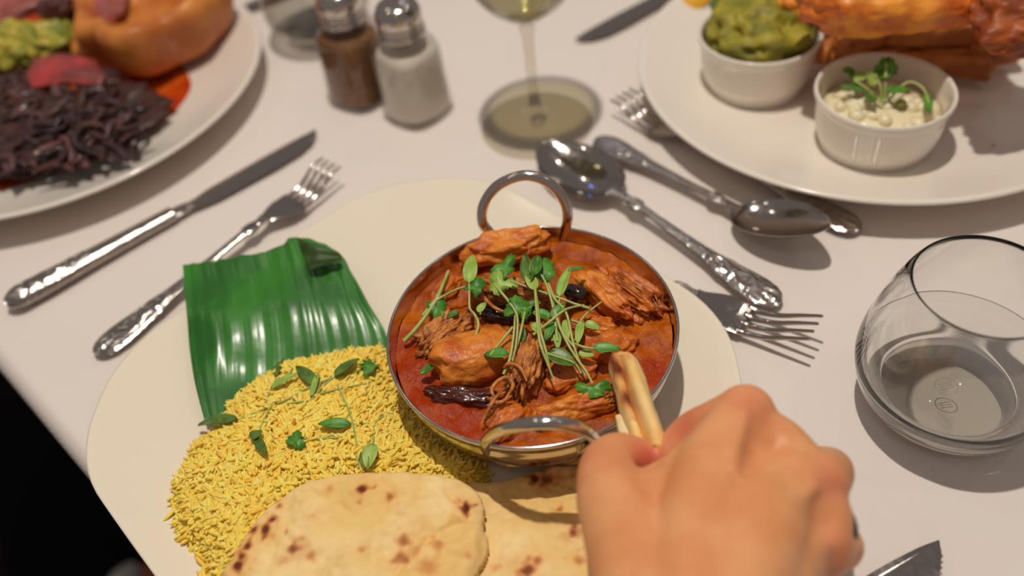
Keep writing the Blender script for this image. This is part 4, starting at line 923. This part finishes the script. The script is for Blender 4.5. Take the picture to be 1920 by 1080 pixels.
M['gravy'] = mat('orange_gravy', S(206, 92, 26), .2, col2=S(176, 50, 12), cscale=25, coat=.4)
gp = smooth_poly([at(u, v, .0105)[:2] for u, v in ((-90, 320), (-70, 362), (-20, 364), (40, 350), (110, 322), (200, 290), (290, 240), (335, 205), (358, 152), (300, 90), (150, 40), (0, 60), (-110, 200))], 100)
gc = Vector((sum(p[0] for p in gp)/100, sum(p[1] for p in gp)/100, 0)); V = []; 
def p2z(x, y): s = math.hypot(x+.340, y-.645)/.168; return float(np.interp(s, [0, .4, .62, .74, .83, .91, .97], [.010, .010, .0108, .0135, .018, .0228, .0266]))
for k in np.linspace(.02, 1, 12):
    for x, y in gp:
        X, Y = gc.x+(x-gc.x)*k, gc.y+(y-gc.y)*k; V.append((X, Y, p2z(X, Y)+(.0009 if k < .99 else .0001)))
tag(mobj('gravy', V, [tuple(reversed(f)) for f in gridF(12, 100, True)][:], M['gravy']), 'orange-red gravy pooled on the roast dinner plate', 'gravy')
M['redcab'] = mat('braised_red_cabbage', S(50, 28, 32), .38, island=[S(38, 20, 22), S(62, 34, 38), S(46, 24, 26), S(110, 72, 72), S(32, 18, 20), S(84, 52, 44), S(48, 28, 32)], bump=.4, bscale=150, coat=.15)
mb = MB(); q = random.Random(11); cc = at(130, 245, .02)
mb.add(*blob((cc.x-.006, cc.y-.002, .024), (.072, .044, .016), (0, 0, 12), .18, 2.2, 5, 3))
for k in range(260):
    u = -60+q.random()*320; v = 120+q.random()*205
    if v < 120+ (abs(u-60)/6) or v > 335-(max(0, u-60)*.30): continue
    zz = .026+.018*math.exp(-((u-130)/130)**2-((v-220)/90)**2)+q.uniform(-.003, .003); c0 = at(u, v, zz); a = q.uniform(0, 6.28); Ls = q.uniform(.016, .032); bd_ = q.uniform(-.7, .7)
    pts = [(c0.x+Ls*(t-.5)*math.cos(a)-bd_*Ls*(t-.5)**2*2*math.sin(a), c0.y+Ls*(t-.5)*math.sin(a)+bd_*Ls*(t-.5)**2*2*math.cos(a), c0.z+.003*math.sin(t*3+k)) for t in np.linspace(0, 1, 5)]
    mb.add(*tube(pts, [.0010, .0028, .0034, .0026, .0010], 10, 14, flat=.4))
tag(mb.obj('red_cabbage', M['redcab']), 'dark purple braised red cabbage at the front of the roast plate', 'cabbage', kind='stuff')
M['greens'] = mat('buttered_greens', S(176, 160, 56), .4, col2=S(92, 118, 36), cscale=40, bump=.5, bscale=90, coat=.3, bdist=.002)
for u, v, z, rd, lb, sd in ((40, 85, .040, (.026, .020, .018), 'yellow-green buttered cabbage lump above the red cabbage', 5), (100, 75, .044, (.020, .016, .014), 'yellow buttered cabbage lump next to the sliced meat', 6), (-20, 110, .036, (.02, .016, .014), 'greener cabbage lump at the left edge of the photo', 7)):
    tag(mobj('buttered_cabbage', *blob(at(u, v, z), rd, (0, 0, 20), .25, 1.8, 5, sd, fine=.03), M['greens']), lb, 'cabbage')
M['beef'] = mat('pink_sliced_beef', S(176, 96, 92), .4, col2=S(140, 72, 66), cscale=50, bump=.3, bscale=300, coat=.2)
M['beefr'] = mat('rare_sliced_beef', S(178, 62, 62), .35, col2=S(120, 54, 52), cscale=50, bump=.3, bscale=300, coat=.2)
def slice_(rows, mt, label):
    G = [crom([at(*p) for p in r], 16) for r in rows]; V = []
    for i in range(16): V += crom([g[i] for g in G], 20)
    o = mobj('beef_slice', V, gridF(16, 20), mt); s_ = o.modifiers.new('thickness', 'SOLIDIFY'); s_.thickness = .003; return tag(o, label, 'beef')
slice_([[(-40, -30, .060), (20, -30, .064), (90, -20, .060)], [(-40, 20, .055), (20, 10, .060), (85, 5, .056)], [(-40, 55, .046), (10, 48, .050), (75, 22, .048)]], M['beef'], 'mauve-pink beef slice at the top left corner of the photo')
slice_([[(125, -30, .060), (180, -40, .066), (240, -30, .060)], [(115, 15, .054), (180, 5, .060), (232, 15, .056)], [(120, 55, .046), (170, 50, .050), (215, 45, .046)]], M['beef'], 'pink beef slice leaning against the pudding')
slice_([[(60, 110, .046), (120, 100, .050), (180, 112, .046)], [(50, 140, .044), (120, 128, .049), (195, 140, .044)], [(60, 165, .040), (120, 155, .044), (190, 160, .040)]], M['beefr'], 'red rare beef slice draped over the red cabbage')
tag(mobj('roast_potato', *blob(at(180, 90, .034), (.020, .016, .015), (0, 0, 30), .12, 1.5, 4, 21), M['york']), 'brown roast potato between the beef slices and the pudding', 'potato')
tag(mobj('dark_lump', *blob(at(108, 15, .062), (.016, .012, .010), (0, 0, 20), .12, 1.5, 4, 22), M['crust']), 'dark glossy lump between the two pale beef slices', 'dark_lump')  # plain dark glossy lump filling the gap between the slices

# ------------------------------------------------------------------ hand
def hand():
    mb = MB()
    def cap(pts, rad, flat=1.0):
        P_ = [at(*p) if len(p) == 3 and abs(p[0]) > 5 else Vector(p) for p in pts]
        V, Fc = tube(P_, [r/1000 for r in rad], 20, 10*len(P_)); mb.add(V, Fc)
        for p, r in ((P_[0], rad[0]), (P_[-1], rad[-1])):
            V, Fc = ico(3); mb.add([p+v*(r/1000) for v in V], Fc)
    W = (.030, .080, .098)      # wrist
    # bones of the back of the hand
    cap([W, (1330, 930, .086), (1398, 775, .085)], [22, 17, 12.0])
    cap([W, (1440, 960, .087), (1535, 905, .082)], [22, 17, 11.5])
    cap([W, (1470, 1040, .080), (1545, 1030, .074)], [20, 15, 10.5])
    cap([W, (1450, 1120, .072), (1520, 1140, .064)], [19, 13, 9.5])
    cap([(1350, 900, .083), (1432, 828, .080), (1510, 892, .080)], [15, 12.5, 11.5])
    cap([(1440, 1000, .082), (1530, 960, .080), (1540, 1010, .078)], [14, 12, 11])
    # index: down to the pinch
    cap([(1398, 775, .085), (1345, 795, .080), (1300, 815, .072), (1262, 850, .066)], [11.5, 10, 9.5, 8.5])
    cap([(1300, 815, .070), (1262, 862, .062), (1235, 880, .058)], [9.5, 8.2, 7.5])
    # middle, ring, little: curled under
    cap([(1535, 905, .082), (1550, 880, .058), (1470, 880, .040), (1400, 930, .043)], [11.5, 9.5, 8.6, 7.6])
    cap([(1545, 1030, .074), (1572, 1020, .054), (1500, 990, .036), (1420, 1010, .040)], [10.5, 9, 8.2, 7.2])
    cap([(1520, 1140, .064), (1560, 1140, .048), (1500, 1100, .033), (1430, 1090, .038)], [9.5, 8, 7.2, 6.4])
    # thumb
    cap([W, (1190, 1050, .085), (1150, 940, .080)], [20, 17, 14.5])
    cap([(1150, 940, .080), (1138, 880, .074), (1160, 855, .070), (1205, 862, .064)], [14.5, 11.5, 10.0, 8.5])
    # web and palm
    cap([(1180, 990, .080), (1290, 900, .076), (1370, 820, .080)], [14, 14, 12])
    cap([(1240, 1040, .070), (1400, 950, .068)], [18, 16])
    cap([(1250, 930, .074), (1330, 960, .080)], [14, 15])
    # forearm
    cap([W, (.012, .035, .110), (-.01, -.06, .135), (-.03, -.16, .165)], [24, 25, 31, 36])
    me = bpy.data.meshes.new('hand_raw'); me.from_pydata([tuple(v) for v in mb.V], [], mb.F); me.update()
    o = bpy.data.objects.new('hand_raw', me); COL.objects.link(o)
    r = o.modifiers.new('r', 'REMESH'); r.mode = 'VOXEL'; r.voxel_size = .0011; r.use_smooth_shade = True
    s = o.modifiers.new('s', 'SMOOTH'); s.iterations = 22; s.factor = .65
    dg = bpy.context.evaluated_depsgraph_get(); dg.update(); me2 = bpy.data.meshes.new_from_object(o.evaluated_get(dg)); bpy.data.objects.remove(o)
    V = np.zeros(len(me2.vertices)*3, np.float32); me2.vertices.foreach_get('co', V); V = V.reshape(-1, 3)
    Nv = np.zeros(len(me2.vertices)*3, np.float32); me2.vertices.foreach_get('normal', Nv); Nv = Nv.reshape(-1, 3)
    # tendons, veins and hollows between the knuckles, along the normal
    def line(a, b, w_, h):
        a, b = np.array(a), np.array(b); d = b-a; t = np.clip(((V-a)@d)/(d@d), 0, 1); ds = np.linalg.norm(V-a-t[:, None]*d, axis=1); return h*np.exp(-(ds/w_)**2)
    k = np.zeros(len(V))
    for a, b, w_, h in (((1345, 960, .098), (1398, 775, .099), .0034, .0017), ((1420, 980, .100), (1530, 915, .096), .0034, .0016), ((1440, 1050, .094), (1545, 1020, .086), .0034, .0014),
                        ((1440, 850, .097), (1475, 900, .097), .010, -.0024), ((1500, 960, .093), (1550, 970, .088), .008, -.0016), ((1370, 880, .10), (1480, 1010, .097), .0020, .0012), ((1230, 880, .085), (1255, 860, .08), .004, -.002)):
        k += line(at(*a), at(*b), w_, h)
    V = V+Nv*k[:, None]
    me2.vertices.foreach_set('co', V.astype(np.float32).ravel()); me2.update()
    me2.name = 'hand'
    red = np.zeros(len(V))
    for p, rr, st in (((1405, 760, .095), .011, .55), ((1548, 905, .09), .011, .6), ((1560, 1030, .08), .011, .6), ((1215, 858, .072), .010, .9), ((1290, 805, .08), .014, .7), ((1110, 880, .08), .016, .35)):
        q = np.array(at(*p)); red = np.maximum(red, st*np.exp(-(np.linalg.norm(V-q, axis=1)/rr)**2))
    me2.materials.clear(); me2.materials.append(M['skin']); h = bpy.data.objects.new('hand', me2)
    return h, red
M['skin'] = mat('skin', S(216, 152, 104), .45, bump=.35, bscale=260, bdetail=4, col2=S(208, 138, 90), cscale=45, sss=.15, sssr=(.004,), spec=.4, bdist=.0006)
attr_mix(M['skin'], 'red', [(0, S(214, 130, 96)), (1, S(190, 84, 72))])
pe_ = empty('person', (.0, -.10, .0), "diner's bare right hand and forearm reaching in, pinching a folded piece of flatbread", 'person')
h, red = hand(); COL.objects.link(h); h.parent = pe_; h.matrix_parent_inverse = Matrix.Translation(-Vector(pe_.location)); attr(h, 'red', red)
M['darkring'] = mat('dark_metal_ring', (.05, .05, .055, 1), .3, .8)
a = at(1552, 1008, .066); b = at(1566, 1000, .060); ax = (at(1572, 1020, .054)-at(1545, 1030, .074)).normalized(); c = at(1537, 990, .069)
ux = ax.cross(Vector((0, 0, 1))).normalized(); uy = ax.cross(ux)
pts = [c+(ux*math.cos(t)+uy*math.sin(t))*.0113 for t in np.linspace(0, 2*math.pi, 33)]
tag(mobj('finger_ring', *tube(pts, .0024, 10, 64), M['darkring']), 'dark ring on the finger nearest the right edge of the hand', 'ring')

# ------------------------------------------------------------------ shoe on the floor
M['shoe'] = mat('pale_shoe_canvas', S(190, 180, 176), .6); M['sole'] = mat('tan_rubber_sole', S(190, 110, 70), .6)
c = at(222, 1052, -.70); e = empty('shoe', (c.x, c.y-.10, -.745), 'dim pale shoe on the dark floor below the left table edge', 'shoe')
V, Fc = blob((c.x, c.y-.10, -.712), (.030, .105, .030), (0, 0, -8), .04, 1.2, 4, 2); mobj('upper', [(x, y, max(z, -.728)) for x, y, z in V], Fc, M['shoe'], e)
V, Fc = blob((c.x, c.y-.10, -.735), (.034, .112, .010), (0, 0, -8), .02, 1.2, 4, 2, box=.5); mobj('sole', V, Fc, M['sole'], e)
# ------------------------------------------------------------------ light bent through the clear glasses onto the cloth
for o in COL.objects:
    if o.type == 'MESH':
        ms = [m_.name for m_ in o.data.materials if m_]
        if any(n_ in ('clear_glass',) for n_ in ms): o.cycles.is_caustics_caster = True
        if o.name in ('tablecloth', 'salt', 'pepper'): o.cycles.is_caustics_receiver = True

# repeats share a group
GR = {'fork': 'silver forks on the tablecloth', 'spoon': 'silver spoons on the tablecloth', 'knife': 'table knives on the tablecloth', 'plate': 'dinner plates on the table', 'chicken': 'pieces of chicken in the curry dish',
      'herb': 'herb sprigs scattered on the food', 'chip': 'chips under the battered fish', 'ramekin': 'ramekins on the fish plate', 'beef': 'beef slices on the roast plate', 'flatbread': 'flatbreads at the foreground meal',
      'glass': 'drinking glasses on the table', 'shaker': 'salt and pepper shakers', 'fish': 'battered pieces on the fish plate', 'aubergine': 'aubergine pieces in the curry', 'cabbage': 'cabbage on the roast plate'}
for o in COL.objects:
    if o.parent is None and o.get('category') in GR and not o.get('kind'): o['group'] = GR[o['category']]
